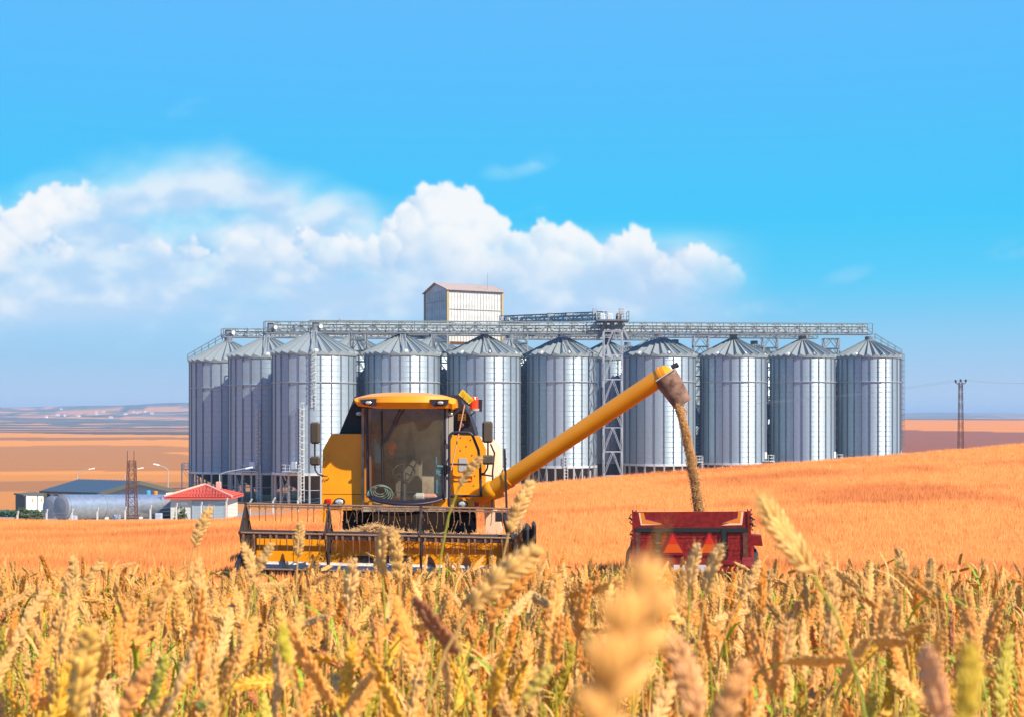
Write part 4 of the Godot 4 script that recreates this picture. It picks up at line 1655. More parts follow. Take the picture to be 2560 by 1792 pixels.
# ---------------------------------------------------------------- power line on the right
func build_pole_line() -> void:
	var px := 2403.0
	var d := 225.0
	var o := mast("power_pylon", "rust red lattice power pylon with three insulators beyond the hill", px, d, 955.0, 1.0, 0.5, 13)
	var p := at(px, 955.0, d)
	var h := p.y - o.position.y
	var arm := MB.new()
	for sx: float in [-1.0, 1.0]:
		arm.beam(Vector3(0, h - 0.75, 0), Vector3(sx * 0.86, h - 0.05, 0), 0.07, 0.07)
		arm.beam(Vector3(0, h - 0.25, 0), Vector3(sx * 0.86, h - 0.05, 0), 0.07, 0.07)
	part(o, "crossarm", arm, M["rusty_iron"])
	for q: Array in [[-0.86, 0.0], [0.0, 0.12], [0.86, 0.08]]:
		var ins := MB.new()
		ins.lathe(pv([0.05, -0.05, 0.17, 0.02, 0.17, 0.12, 0.1, 0.16, 0.17, 0.2, 0.17, 0.34, 0.05, 0.42, 0.0, 0.42]), 10, Vector3(q[0], h + q[1], 0))
		part(o, "insulator", ins, M["insulator"])
	var far_l := at(1850.0, 1010.0, 232.0)
	var far_r := at(2700.0, 952.0, 225.0)
	for q: Array in [[-0.86, "power line wire on the camera's side of the pylon"], [0.86, "power line wire on the far arm of the pylon"]]:
		var w := MB.new()
		var c := o.position + Vector3(q[0], h + 0.4, 0)
		for e: Vector3 in [far_l, far_r]:
			var pts := PackedVector3Array()
			for k in 9:
				var t := k / 8.0
				pts.append(c.lerp(e + Vector3(q[0], 0, 0), t) - Vector3(0, 1.0 * t * (1.0 - t) * 2.0, 0))
			for k in 8:
				w.beam(pts[k], pts[k + 1], 0.03, 0.03)
		tag(part(self, "power_wire", w, M["wire"]), ["thin power wire leaving the pylon's left insulator", "thin power wire leaving the pylon's right insulator"][0 if q[0] < 0 else 1], "wire")


# ---------------------------------------------------------------- combine harvester
const CROOT := Vector3(-2.14, 0, -27.0)


func ck(x: float, y: float, z: float) -> Vector3:
	# a point of the harvester's front view, z metres before the cab's front
	return at(760.0 + x * 0.25261, 960.0 + y * 0.25261, 27.0 - z) - CROOT


func ckp(a: Array, z: float) -> PackedVector2Array:
	var p := PackedVector2Array()
	for i in range(0, a.size(), 2):
		var q := ck(a[i], a[i + 1], z)
		p.append(Vector2(q.x, q.y))
	return p


func sp(px: float, py: float, z: float) -> Vector3:
	return at(px, py, 27.0 - z) - CROOT


func oval_lamp(o: Node, called: String, x: float, y: float, w: float, h: float, z: float, tilt := 0.0) -> void:
	var c := ck(x, y, z)
	var rx := w * 0.25261 * 27.0 / LENS
	var ry := h * 0.25261 * 27.0 / LENS
	var b := Basis(Vector3(rx, 0, 0), Vector3(0, 0, 0.05), Vector3(0, -ry, 0))
	var rim := MB.new()
	rim.lathe(pv([1.0, -1.2, 1.0, 0.1, 0.86, 0.45, 0.8, 0.2]), 24, c, b)
	for i in rim.n.size():
		rim.n[i] = rim.n[i].normalized()
	var base := part(o, called, rim, M["black"])
	var gl := MB.new()
	gl.ball(c + Vector3(0, 0, 0.0), Vector3(rx * 0.82, ry * 0.82, 0.035), Basis.IDENTITY, 18, 8)
	part(base, "lens", gl, M["lamp_glass"])
	var rf := MB.new()
	rf.box(c + Vector3(0, 0, 0.036), Vector3(rx * 0.9, ry * 0.16, 0.01))
	rf.box(c + Vector3(0, 0, 0.033), Vector3(rx * 0.16, ry * 0.9, 0.008))
	part(base, "reflector_bar", rf, M["grey"])


func build_combine() -> void:
	var o := thing("combine_harvester", "yellow combine harvester facing the camera with cab, wide reel header and raised unloading auger", "combine harvester", CROOT)
	# --- cab roof: sections across, each a closed outline in depth
	var N := 28
	var secs := []
	for i in N + 1:
		var t := float(i) / N
		var u := 2.0 * t - 1.0
		var x := lerpf(498, 1503, t)
		var y_top := seg(x, [498.0, 560.0, 660.0, 830.0, 1000.0, 1200.0, 1380.0, 1503.0], [138.0, 120.0, 96.0, 81.0, 80.0, 86.0, 108.0, 144.0])
		var y_cre := seg(x, [498.0, 560.0, 660.0, 830.0, 1000.0, 1200.0, 1400.0, 1503.0], [146.0, 133.0, 122.0, 114.0, 112.0, 114.0, 122.0, 150.0])
		var y_bot := seg(x, [498.0, 515.0, 540.0, 640.0, 760.0, 1000.0, 1300.0, 1440.0, 1480.0, 1503.0], [170.0, 205.0, 218.0, 228.0, 240.0, 243.0, 240.0, 236.0, 256.0, 230.0])
		var zf := 0.62 - 0.42 * pow(absf(u), 2.2)
		var yy_b := ck(x, y_bot, zf - 0.10)
		secs.append([yy_b, ck(x, (y_bot + y_cre) * 0.5, zf), ck(x, y_cre, zf - 0.03), ck(x, y_top, zf - 0.75), Vector3(yy_b.x, ck(x, y_top, zf - 0.75).y - 0.06, -1.9), Vector3(yy_b.x, yy_b.y, -1.9)])
	var roof := MB.new()
	for i in N:
		for j in 6:
			var a: Vector3 = secs[i][j]
			var b: Vector3 = secs[i][(j + 1) % 6]
			var c: Vector3 = secs[i + 1][(j + 1) % 6]
			var d: Vector3 = secs[i + 1][j]
			var nn := (b - a).cross(d - a).normalized()
			var mid := (a + c) * 0.5 - Vector3(mid_x(secs), ck(1000, 160, 0).y, -0.7)
			if nn.dot(mid * Vector3(0.2, 1, 0.4)) < 0:
				nn = -nn
			roof.quad(a, b, c, d, nn)
	for e: int in [0, N]:
		for j in range(1, 5):
			roof.tri(secs[e][0], secs[e][j], secs[e][j + 1], Vector3(-1 if e == 0 else 1, 0, 0), Vector3(-1 if e == 0 else 1, 0, 0), Vector3(-1 if e == 0 else 1, 0, 0))
	var rf := part(o, "cab_roof", roof, M["yellow"])
	for q: Array in [[[553, 152, 718, 142, 712, 200, 700, 218, 600, 206, 570, 195], 636.0, 183.0, 0.50], [[1248, 148, 1430, 150, 1425, 190, 1390, 216, 1285, 220, 1262, 200], 1350.0, 184.0, 0.50]]:
		var pod := MB.new()
		var pg := ckp(q[0], q[3])
		pod.prism(pg, q[3] - 0.2, q[3] + 0.055)
		part(rf, "lamp_recess", pod, M["rail_blue"])
		oval_lamp(o, "roof_lamp", q[1], q[2], 40, 24, q[3] + 0.085)
	# --- tank shoulders
	for q: Array in [[500, 122, 600, 122, 640, 240, 640, 492, 346, 492], [1400, 108, 1540, 108, 1562, 180, 1632, 300, 1702, 508, 1440, 508, 1440, 250]]:
		var sh := MB.new()
		sh.prism(ckp(q, -0.95), -3.2, -0.95)
		part(o, "tank_shoulder", sh, M["black"])
	oval_lamp(o, "work_lamp", 545, 292, 43, 30, -0.88)
	oval_lamp(o, "work_lamp", 1442, 295, 43, 28, -0.20)
	var br := MB.new()
	br.beam(ck(1442, 265, -0.3), ck(1442, 240, -0.3), 0.05, 0.05)
	part(o, "lamp_bracket", br, M["black"])
	# warning stickers
	for q: Array in [[1541.0, 325.0], [1583.0, 325.0]]:
		var c := ck(q[0], q[1], -0.94)
		var s := MB.new()
		s.box(c, Vector3(0.078, 0.135, 0.006))
		var st := part(o, "warning_sticker", s, M["decal_yellow"])
		var g := MB.new()
		g.prism(pv([-0.022, 0.0, 0.022, 0.0, 0.0, 0.042]), 0.0, 0.003, c + Vector3(0, 0.01, 0.003))
		g.box(c + Vector3(0, -0.03, 0.004), Vector3(0.05, 0.008, 0.003))
		g.box(c + Vector3(0, -0.045, 0.004), Vector3(0.05, 0.008, 0.003))
		part(st, "pictogram", g, M["black"])
	var pc := ck(1562, 403, -0.94)
	var pd := MB.new()
	var tob := Basis(Vector3.RIGHT, PI / 2)
	pd.lathe(pv([0.045, 0.0, 0.045, 0.006, 0.0, 0.006]), 20, pc, tob)
	var pst := part(o, "prohibition_sticker", pd, M["white"])
	var pr := MB.new()
	pr.lathe(pv([0.053, 0.0, 0.053, 0.009, 0.041, 0.009]), 20, pc, tob)
	pr.box(pc + Vector3(0, 0, 0.009), Vector3(0.09, 0.012, 0.004), Basis(Vector3.BACK, -0.78))
	part(pst, "red_ring", pr, M["red_lens"])
	var wk := MB.new()
	wk.ball(pc + Vector3(0.0, 0.012, 0.007), Vector3(0.009, 0.009, 0.003))
	wk.box(pc + Vector3(0, -0.012, 0.007), Vector3(0.014, 0.03, 0.003))
	part(pst, "pictogram", wk, M["black"])
	# --- side panels
	var pl := MB.new()
	pl.prism(ckp([270, 493, 640, 493, 640, 1085, 172, 1085, 185, 650, 215, 590], -0.25), -5.2, -0.25)
	var flank := part(o, "flank_panel", pl, M["yellow"])
	var fold := MB.new()
	fold.prism(ckp([188, 690, 236, 690, 236, 905, 180, 905], -0.235), -0.6, -0.235)
	part(flank, "hinge_plate", fold, M["yellow"])
	var pl2 := MB.new()
	pl2.prism(ckp([172, 1091, 645, 1091, 645, 1245, 172, 1245], -0.25), -4.5, -0.25)
	pl2.prism(ckp([172, 1245, 215, 1245, 215, 1372, 178, 1372], -0.25), -0.9, -0.25)
	part(o, "lower_panel", pl2, M["yellow"])
	var pr1 := MB.new()
	pr1.prism(ckp([1430, 505, 1725, 512, 1745, 530, 1800, 640, 1792, 1112, 1430, 1112], -0.30), -0.55, -0.30)
	var rp := part(o, "service_panel", pr1, M["yellow"])
	for q: Array in [[1551, 527], [1650, 549], [1607, 613], [1549, 654], [1664, 700], [1470, 975], [1690, 905], [1680, 1000], [1480, 905], [1760, 960]]:
		var bt := MB.new()
		bt.lathe(pv([0.017, 0.0, 0.013, 0.012, 0.0, 0.014]), 8, ck(q[0], q[1], -0.3), tob)
		part(rp, "bolt", bt, M["bar_steel"])
	for q: Array in [[197, 742], [190, 945], [215, 945], [240, 933]]:
		var bt := MB.new()
		bt.lathe(pv([0.014, 0.0, 0.011, 0.012, 0.0, 0.014]), 8, ck(q[0], q[1], -0.235), tob)
		part(flank, "bolt", bt, M["rail_blue"])
	var hs := MB.new()
	hs.prism(ckp([1532, 730, 1615, 730, 1618, 850, 1600, 862, 1540, 862, 1530, 850], -0.29), -0.3, -0.285)
	part(rp, "notice_plate", hs, M["grey"])
	# a slot with a frame
	var slot := MB.new()
	var s0 := ck(1480, 905, -0.29)
	var s1 := ck(1668, 950, -0.29)
	slot.box(Vector3((s0.x + s1.x) / 2, s0.y, -0.29), Vector3(s1.x - s0.x, 0.016, 0.05))
	slot.box(Vector3((s0.x + s1.x) / 2, s1.y, -0.29), Vector3(s1.x - s0.x, 0.012, 0.03))
	slot.box(Vector3(s0.x, (s0.y + s1.y) / 2, -0.29), Vector3(0.012, s0.y - s1.y, 0.03))
	slot.box(Vector3(s1.x, (s0.y + s1.y) / 2, -0.29), Vector3(0.012, s0.y - s1.y, 0.03))
	part(rp, "step_slot", slot, M["yellow"])
	# bulged side of the body: facets turning back on the right
	var side := MB.new()
	var A := [ck(1740, 513, -0.31), ck(1800, 640, -0.31), ck(1796, 1000, -0.31), ck(1792, 1112, -0.31)]
	var B := [ck(1810, 560, -1.3), ck(1915, 660, -1.3), ck(1928, 900, -1.3), ck(1900, 1000, -1.3)]
	for i in 3:
		var nn: Vector3 = (A[i + 1] - A[i]).cross(B[i] - A[i]).normalized()
		if nn.x < 0:
			nn = -nn
		side.quad(A[i], A[i + 1], B[i + 1], B[i], nn)
		var back := Vector3(0.05, 0, -4.0)
		side.quad(B[i], B[i + 1], B[i + 1] + back, B[i] + back, Vector3(1, 0.2, 0).normalized())
	part(o, "side_cowl", side, M["cream"])
	var lr := MB.new()
	lr.prism(ckp([640, 1150, 1000, 1200, 1400, 1150, 1400, 1125, 1768, 1125, 1768, 1235, 640, 1235], -0.18), -0.6, -0.18)
	part(o, "front_apron", lr, M["yellow"])
	var lr2 := MB.new()
	lr2.prism(ckp([1774, 1127, 1885, 1127, 1890, 1238, 1774, 1238], -0.20), -1.4, -0.20)
	part(o, "corner_panel", lr2, M["yellow"])
	var tank := MB.new()
	tank.box(Vector3(0.05, 1.9, -3.6), Vector3(2.5, 1.6, 3.4))
	part(o, "grain_tank", tank, M["dark_steel"])
	oval_lamp(o, "headlamp", 347, 1165, 56, 40, -0.19)
	oval_lamp(o, "headlamp", 1568, 1188, 54, 40, -0.11)
	for q: Array in [[238, 1163, -0.22], [1708, 1184, -0.15]]:
		var mk := MB.new()
		mk.rbox(ck(q[0], q[1], q[2]), Vector3(0.095, 0.10, 0.05), 0.012)
		part(o, "marker_lamp", mk, M["red_lens"])
		var fr := MB.new()
		fr.rbox(ck(q[0], q[1], q[2] - 0.02), Vector3(0.12, 0.125, 0.04), 0.01)
		part(o, "marker_frame", fr, M["cream"] if q[0] > 1000 else M["red_lens"])
	# --- cab: glass, frame, inside
	var U := 20
	var V := 10
	var gp := func(u: float, v: float) -> Vector3:
		var w := 1.0 - pow(absf(2.0 * u - 1.0), 2.0)
		var yb := 1112.0 + 78.0 * pow(w, 0.6)
		return ck(lerpf(lerpf(620, 637, v), lerpf(1394, 1396, v), u), lerpf(236.0, yb, v), 0.34 * w - 0.02)
	var glass := MB.new()
	for i in U:
		for j in V:
			var a: Vector3 = gp.call(float(i) / U, float(j) / V)
			var b: Vector3 = gp.call(float(i + 1) / U, float(j) / V)
			var c: Vector3 = gp.call(float(i + 1) / U, float(j + 1) / V)
			var d: Vector3 = gp.call(float(i) / U, float(j + 1) / V)
			var n0 := Vector3(0.75 * (2.0 * i / U - 1.0), 0, 1).normalized()
			var n1 := Vector3(0.75 * (2.0 * (i + 1) / U - 1.0), 0, 1).normalized()
			glass.tri(a, b, c, n0, n1, n1)
			glass.tri(a, c, d, n0, n1, n0)
	part(o, "windscreen", glass, M["cab_glass"])
	var gas := MB.new()
	var edge := PackedVector3Array()
	for j in V + 1:
		edge.append(gp.call(0.0, float(j) / V))
	for i in range(1, U + 1):
		edge.append(gp.call(float(i) / U, 1.0))
	for j in range(V - 1, -1, -1):
		edge.append(gp.call(1.0, float(j) / V))
	gas.pipe(edge, 0.028, 6)
	for i in U:
		# the printed dark band along the foot of the screen
		var a: Vector3 = gp.call(float(i) / U, 0.955) + Vector3(0, 0, 0.006)
		var b: Vector3 = gp.call(float(i + 1) / U, 0.955) + Vector3(0, 0, 0.006)
		var c: Vector3 = gp.call(float(i + 1) / U, 1.0) + Vector3(0, 0, 0.006)
		var d: Vector3 = gp.call(float(i) / U, 1.0) + Vector3(0, 0, 0.006)
		gas.quad(a, b, c, d, Vector3(0, 0, 1))
	part(o, "windscreen_seal", gas, M["rail_blue"])
	for q: Array in [[640, 240, 640, 1120, 0.06], [1398, 240, 1400, 1130, 0.08], [1455, 250, 1450, 1120, 0.05]]:
		var pm := MB.new()
		pm.beam(ck(q[0], q[1], -0.1 if q[0] < 1450 else -0.9), ck(q[2], q[3], -0.1 if q[0] < 1450 else -0.9), q[4], 0.1)
		part(o, "cab_pillar", pm, M["grey"] if q[0] > 1000 else M["handle_wood"])
	var cab := MB.new()
	var c0 := ck(650, 240, -1.5)
	var c1 := ck(1440, 1180, -1.5)
	cab.box(Vector3((c0.x + c1.x) / 2, (c0.y + c1.y) / 2, -1.55), Vector3(c1.x - c0.x, c0.y - c1.y, 0.1))
	cab.box(Vector3((c0.x + c1.x) / 2, c1.y - 0.02, -0.7), Vector3(c1.x - c0.x, 0.08, 1.6))
	cab.box(Vector3(c0.x, (c0.y + c1.y) / 2, -0.85), Vector3(0.05, c0.y - c1.y, 1.4))
	part(o, "cab_lining", cab, M["cab_dust"])
	var seat := MB.new()
	var sc := ck(1015, 950, -0.95)
	seat.rbox(sc + Vector3(0, 0.06, -0.22), Vector3(0.62, 0.85, 0.16), 0.07)
	seat.rbox(sc + Vector3(0, -0.32, 0.1), Vector3(0.6, 0.16, 0.6), 0.06)
	part(o, "seat", seat, M["seat_cloth"])
	var whl := MB.new()
	var wc := ck(985, 870, -0.25)
	var ring := PackedVector3Array()
	var wb := Basis(Vector3.RIGHT, 0.75)
	for i in 25:
		ring.append(wc + wb * Vector3(cos(TAU * i / 24.0) * 0.23, 0, sin(TAU * i / 24.0) * 0.23))
	whl.pipe(ring, 0.018, 6)
	for i in 3:
		whl.beam(wc, ring[i * 8 + 2], 0.03, 0.02)
	whl.tube(wc, ck(985, 1160, -0.05), 0.05, 0.07, 10)
	part(o, "steering_column", whl, M["black"])
	var hz := MB.new()
	var hcn := ck(752, 1050, 0.0)
	for k in 5:
		var cr := PackedVector3Array()
		var rr := 0.11 + 0.035 * k
		for i in 21:
			cr.append(hcn + Vector3(cos(TAU * i / 20.0) * rr, sin(TAU * i / 20.0) * rr * 0.75 - 0.02 * k, 0.02 * sin(i * 1.7 + k)))
		hz.pipe(cr, 0.012, 5)
	part(o, "coiled_hose", hz, M["hose"])
	var cons := MB.new()
	cons.rbox(ck(1300, 900, -0.35), Vector3(0.06, 0.75, 0.08), 0.02)
	cons.rbox(ck(1300, 900, -0.3), Vector3(0.42, 0.05, 0.05), 0.015)
	cons.rbox(ck(1340, 950, -0.45), Vector3(0.22, 0.62, 0.25), 0.05)
	part(o, "control_console", cons, M["teal"])
	var jug := MB.new()
	jug.lathe(pv([0.07, 0, 0.09, 0.05, 0.09, 0.34, 0.03, 0.44, 0.03, 0.5, 0, 0.5]), 14, ck(725, 780, -0.3), Basis(Vector3.BACK, 0.1))
	part(o, "plastic_canister", jug, M["hose"])
	var gv := MB.new()
	gv.ball(ck(868, 612, -0.6), Vector3(0.11, 0.09, 0.04), Basis(Vector3.BACK, 0.5), 7, 5)
	gv.ball(ck(862, 660, -0.6), Vector3(0.06, 0.09, 0.03), Basis.IDENTITY, 7, 5)
	part(o, "orange_cloth", gv, M["orange_cloth"])
	var rag := MB.new()
	rag.rbox(ck(1145, 1115, 0.0), Vector3(0.26, 0.16, 0.2), 0.06)
	part(o, "white_rag", rag, M["plaster"])
	var rag2 := MB.new()
	rag2.rbox(ck(1235, 1112, -0.02), Vector3(0.34, 0.12, 0.2), 0.05)
	part(o, "red_rag", rag2, M["tile_pale"])
	# --- wiper
	var wp := MB.new()
	wp.rbox(ck(988, 226, 0.46), Vector3(0.22, 0.06, 0.14), 0.02)
	wp.beam(ck(948, 245, 0.42), ck(790, 560, 0.26), 0.022, 0.02)
	wp.beam(ck(985, 245, 0.43), ck(806, 566, 0.27), 0.022, 0.02)
	var wi := part(o, "wiper", wp, M["rail_blue"])
	var wbd := MB.new()
	wbd.beam(ck(765, 265, 0.20), ck(775, 985, 0.22), 0.022, 0.03)
	wbd.beam(ck(765, 575, 0.25), ck(810, 555, 0.28), 0.05, 0.03)
	part(wi, "wiper_blade", wbd, M["black"])
	# --- mirrors
	for q: Array in [[[60, 375, 157, 590], [57, 713, 160, 805], -1], [[1763, 368, 1868, 580], [1763, 700, 1880, 795], 1]]:
		for k in 2:
			var r: Array = q[k]
			var a := ck(r[0], r[1], 0.32)
			var b := ck(r[2], r[3], 0.32)
			var mm := MB.new()
			mm.rbox((a + b) * 0.5, Vector3(b.x - a.x, a.y - b.y, 0.09), 0.035, Basis(Vector3.UP, 0.12 * q[2]))
			part(o, "mirror" if k == 0 else "small_mirror", mm, M["mirror_brown"])
	for q: Array in [[[105, 590], [105, 713]], [[105, 805], [110, 850], [138, 890], [192, 906]], [[1820, 575], [1820, 705]], [[1820, 790], [1812, 835], [1785, 880], [1735, 890]], [[1845, 590], [1885, 680], [1865, 880], [1868, 920], [1862, 1225]], [[1735, 890], [1868, 908]]]:
		var pts := PackedVector3Array()
		for w: Array in q:
			pts.append(ck(w[0], w[1], 0.30 if w[0] < 1000 or w[1] < 850 else 0.18))
		var am := MB.new()
		am.pipe(pts, 0.018, 7)
		part(o, "mirror_arm", am, M["rail_blue"])
	# --- handrail by the ladder
	var hpts := PackedVector3Array()
	for w: Array in [[1437, 1225], [1437, 530], [1446, 500], [1470, 482], [1505, 475], [1620, 478], [1650, 488], [1670, 512], [1725, 650], [1742, 800], [1750, 1112]]:
		hpts.append(ck(w[0], w[1], 0.12))
	var hr := MB.new()
	hr.pipe(hpts, 0.028, 8)
	part(o, "handrail", hr, M["rail_blue"])
	for q: Array in [[1440, 790, 1738, 797], [1442, 1100, 1750, 1105]]:
		var cb := MB.new()
		cb.tube(ck(q[0], q[1], 0.12), ck(q[2], q[3], 0.12), 0.02, 0.02, 7)
		part(o, "handrail_bar", cb, M["rail_blue"])
	var lk := MB.new()
	lk.rbox(ck(1405, 845, 0.05), Vector3(0.07, 0.2, 0.1), 0.02)
	part(o, "door_latch", lk, M["black"])
	# --- beacon
	var bc := MB.new()
	bc.lathe(pv([0.095, 0.0, 0.095, 0.19, 0.075, 0.24, 0.0, 0.25]), 18, ck(1680, 242, -0.7))
	var bm := part(o, "beacon", bc, M["beacon"])
	var bb := MB.new()
	bb.lathe(pv([0.10, -0.05, 0.11, 0.0, 0.0, 0.0]), 18, ck(1684, 242, -0.7))
	part(bm, "beacon_base", bb, M["grey"])
	var bpl := MB.new()
	bpl.beam(ck(1727, 150, -0.75), ck(1722, 270, -0.75), 0.03, 0.16)
	bpl.pipe(PackedVector3Array([ck(1690, 262, -0.75), ck(1678, 285, -0.8), ck(1650, 310, -0.95)]), 0.012, 6)
	part(bm, "beacon_bracket", bpl, M["black"])
	# --- marker post and chain
	var ps := MB.new()
	ps.beam(ck(1984, 638, 0.7), ck(2006, 1245, 0.7), 0.045, 0.045)
	part(o, "divider_post", ps, M["black"])
	for i in 16:
		var t := i / 15.0
		var p := ck(1975, 660, 0.4).lerp(ck(1905, 955, -0.3), t) + Vector3(0.10 * sin(PI * t), 0, 0)
		var ln := MB.new()
		var rr := PackedVector3Array()
		for k in 9:
			var w := TAU * k / 8.0
			rr.append(p + Basis(Vector3.UP, (i % 2) * PI / 2) * Vector3(cos(w) * 0.02, sin(w) * 0.036, 0))
		ln.pipe(rr, 0.007, 5)
		part(o, "chain_link", ln, M["bar_steel"])
	# --- unloading auger
	var e0 := sp(1230, 1225, 0.1)
	var e1 := sp(1663, 935, 1.55)
	var dir := (e1 - e0).normalized()
	var af := MB.new().frame(dir)
	var al := (e1 - e0).length()
	var au := MB.new()
	au.lathe(pv([0.172, 0.0, 0.172, al, 0.165, al + 0.05, 0.12, al + 0.12, 0.0, al + 0.15]), 28, e0, af)
	var aug := part(o, "unloading_auger", au, M["yellow"])
	for t: float in [0.10, 0.985]:
		var cl := MB.new()
		cl.lathe(pv([0.172, al * t - 0.03, 0.188, al * t - 0.03, 0.188, al * t + 0.03, 0.172, al * t + 0.03]), 28, e0, af)
		part(aug, "collar", cl, M["yellow"])
	var nub := MB.new()
	nub.lathe(pv([0.05, -0.06, 0.05, 0.07, 0.0, 0.08]), 12, sp(1687, 915, 1.55), MB.new().frame(Vector3(0.9, 0.45, 0)))
	part(aug, "end_stop", nub, M["black"])
	var elb := MB.new()
	elb.prism(PackedVector2Array([v2(sp(1240, 1190, 0.1)), v2(sp(1262, 1240, 0.1)), v2(sp(1232, 1250, 0.1)), v2(sp(1222, 1212, 0.1))]), -0.15, 0.16)
	elb.ball(e0 - dir * 0.02, Vector3(0.2, 0.2, 0.2), Basis.IDENTITY, 16, 10)
	elb.tube(e0, e0 + Vector3(-0.45, -0.25, -0.6), 0.17, 0.17, 18)
	part(o, "auger_elbow", elb, M["yellow"])
	# rubber spout: a flattened sleeve hanging from the tube's end
	var spz := 1.55
	var so := MB.new()
	var L0 := [sp(1637, 953, spz), sp(1643, 967, spz), sp(1662, 990, spz), sp(1687, 1022, spz)]
	var L1 := [sp(1688, 920, spz), sp(1700, 940, spz), sp(1715, 968, spz), sp(1727, 998, spz)]
	var wd := [0.17, 0.18, 0.17, 0.14]
	for i in 3:
		for j in 16:
			var q := []
			for s: Array in [[i, j], [i, j + 1], [i + 1, j + 1], [i + 1, j]]:
				var t: float = TAU * s[1] / 16.0
				var c: Vector3 = (L0[s[0]] + L1[s[0]]) * 0.5
				var h: Vector3 = (L1[s[0]] - L0[s[0]]) * 0.5
				var cs := cos(t)
				q.append([c + h * signf(cs) * pow(absf(cs), 0.6) + Vector3(0, 0, wd[s[0]] * signf(sin(t)) * pow(absf(sin(t)), 0.6)), (h.normalized() * cs + Vector3(0, 0, sin(t))).normalized()])
			so.tri(q[0][0], q[1][0], q[2][0], q[0][1], q[1][1], q[2][1])
			so.tri(q[0][0], q[2][0], q[3][0], q[0][1], q[2][1], q[3][1])
	var sleeve := part(o, "spout_sleeve", so, M["spout_rubber"])
	var cla := MB.new()
	cla.beam(L0[0] + Vector3(0, 0, 0.18), L1[0] + Vector3(0, 0, 0.18), 0.03, 0.02)
	part(sleeve, "clamp_bar", cla, M["grey"])
	# --- chassis, wheels, feeder house
	var ch := MB.new()
	ch.box(sp(1028, 1310, -0.9), Vector3(2.7, 0.6, 0.5))
	ch.box(Vector3(0, 0.95, -3.0), Vector3(1.6, 0.5, 4.5))
	part(o, "chassis", ch, M["pit_black"])
	for sx: float in [-1.0, 1.0]:
		var wh := MB.new()
		var cc := Vector3(sx * 1.08, 0.47, -1.3)
		var xb := Basis(Vector3(0, 1, 0), Vector3(1, 0, 0), Vector3(0, 0, -1))
		wh.lathe(pv([0.45, -0.26, 0.70, -0.29, 0.78, -0.2, 0.80, 0.0, 0.78, 0.2, 0.70, 0.29, 0.45, 0.26]), 30, cc, xb)
		var ty := part(o, "front_wheel", wh, M["rubber"])
		for i in 20:
			for s2: float in [-1.0, 1.0]:
				var lg := MB.new()
				var w := TAU * (i + (0.5 if s2 > 0 else 0.0)) / 20.0
				var rb := Basis(Vector3.RIGHT, w)
				lg.box(cc + rb * Vector3(s2 * 0.14, 0.81, 0), Vector3(0.3, 0.06, 0.07), rb * Basis(Vector3.UP, s2 * 0.6))
				part(ty, "lug", lg, M["rubber"])
		var rm := MB.new()
		rm.lathe(pv([0.0, -0.1, 0.3, -0.1, 0.46, -0.22, 0.46, 0.22, 0.3, 0.1, 0.0, 0.1]), 24, cc, xb)
		part(ty, "rim", rm, M["cream"])
		var rw := MB.new()
		rw.lathe(pv([0.2, -0.15, 0.46, -0.17, 0.5, 0.0, 0.46, 0.17, 0.2, 0.15]), 24, Vector3(sx * 1.0, 0.10, -5.0), xb)
		part(o, "rear_wheel", rw, M["rubber"])
	var lowc := MB.new()
	lowc.prism(PackedVector2Array([v2(sp(1210, 1275, -0.7)), v2(sp(1240, 1275, -0.7)), v2(sp(1256, 1325, -0.7)), v2(sp(1256, 1345, -0.7)), v2(sp(1216, 1345, -0.7))]), -1.4, -0.7)
	part(o, "lower_cowl", lowc, M["cream"])
	var fh := MB.new()
	fh.prism(pv([-0.3, 1.15, 1.1, 0.62, 1.1, 0.05, -0.3, 0.55]), -0.72, 0.72, Vector3(0.1, 0, 0), Basis(Vector3(0, 0, 1), Vector3(0, 1, 0), Vector3(-1, 0, 0)))
	part(o, "feeder_house", fh, M["pit_black"])
	build_header(o)
	# --- things resting on the harvester
	var bro := thing("broom", "yellow broom leaning bristles up against the harvester's black shoulder", "broom", CROOT + ck(1455, 850, 0.2))
	var bo := ck(1455, 850, 0.2)
	var hd := MB.new()
	hd.tube(Vector3.ZERO, ck(1592, 190, -0.35) - bo, 0.014, 0.014, 7)
	part(bro, "handle", hd, M["handle_wood"])
	var bq := Basis(Vector3.BACK, -0.75)
	var bl := MB.new()
	bl.rbox(ck(1598, 165, -0.35) - bo, Vector3(0.28, 0.07, 0.09), 0.02, bq)
	part(bro, "brush_block", bl, M["rail_blue"])
	var bz := MB.new()
	var bcn := ck(1590, 138, -0.35) - bo
	for i in 420:
		var off := bq * Vector3(rng.randf_range(-0.14, 0.14), -0.03, rng.randf_range(-0.05, 0.05))
		var tip := off + bq * Vector3(rng.randf_range(-0.02, 0.02), rng.randf_range(0.10, 0.14), rng.randf_range(-0.03, 0.03))
		bz.beam(bcn + off, bcn + tip, 0.008, 0.008)
	part(bro, "bristles", bz, M["broom_yellow"])


func v2(p: Vector3) -> Vector2:
	return Vector2(p.x, p.y)


func mid_x(s: Array) -> float:
	return (s[0][0].x + s[-1][0].x) * 0.5


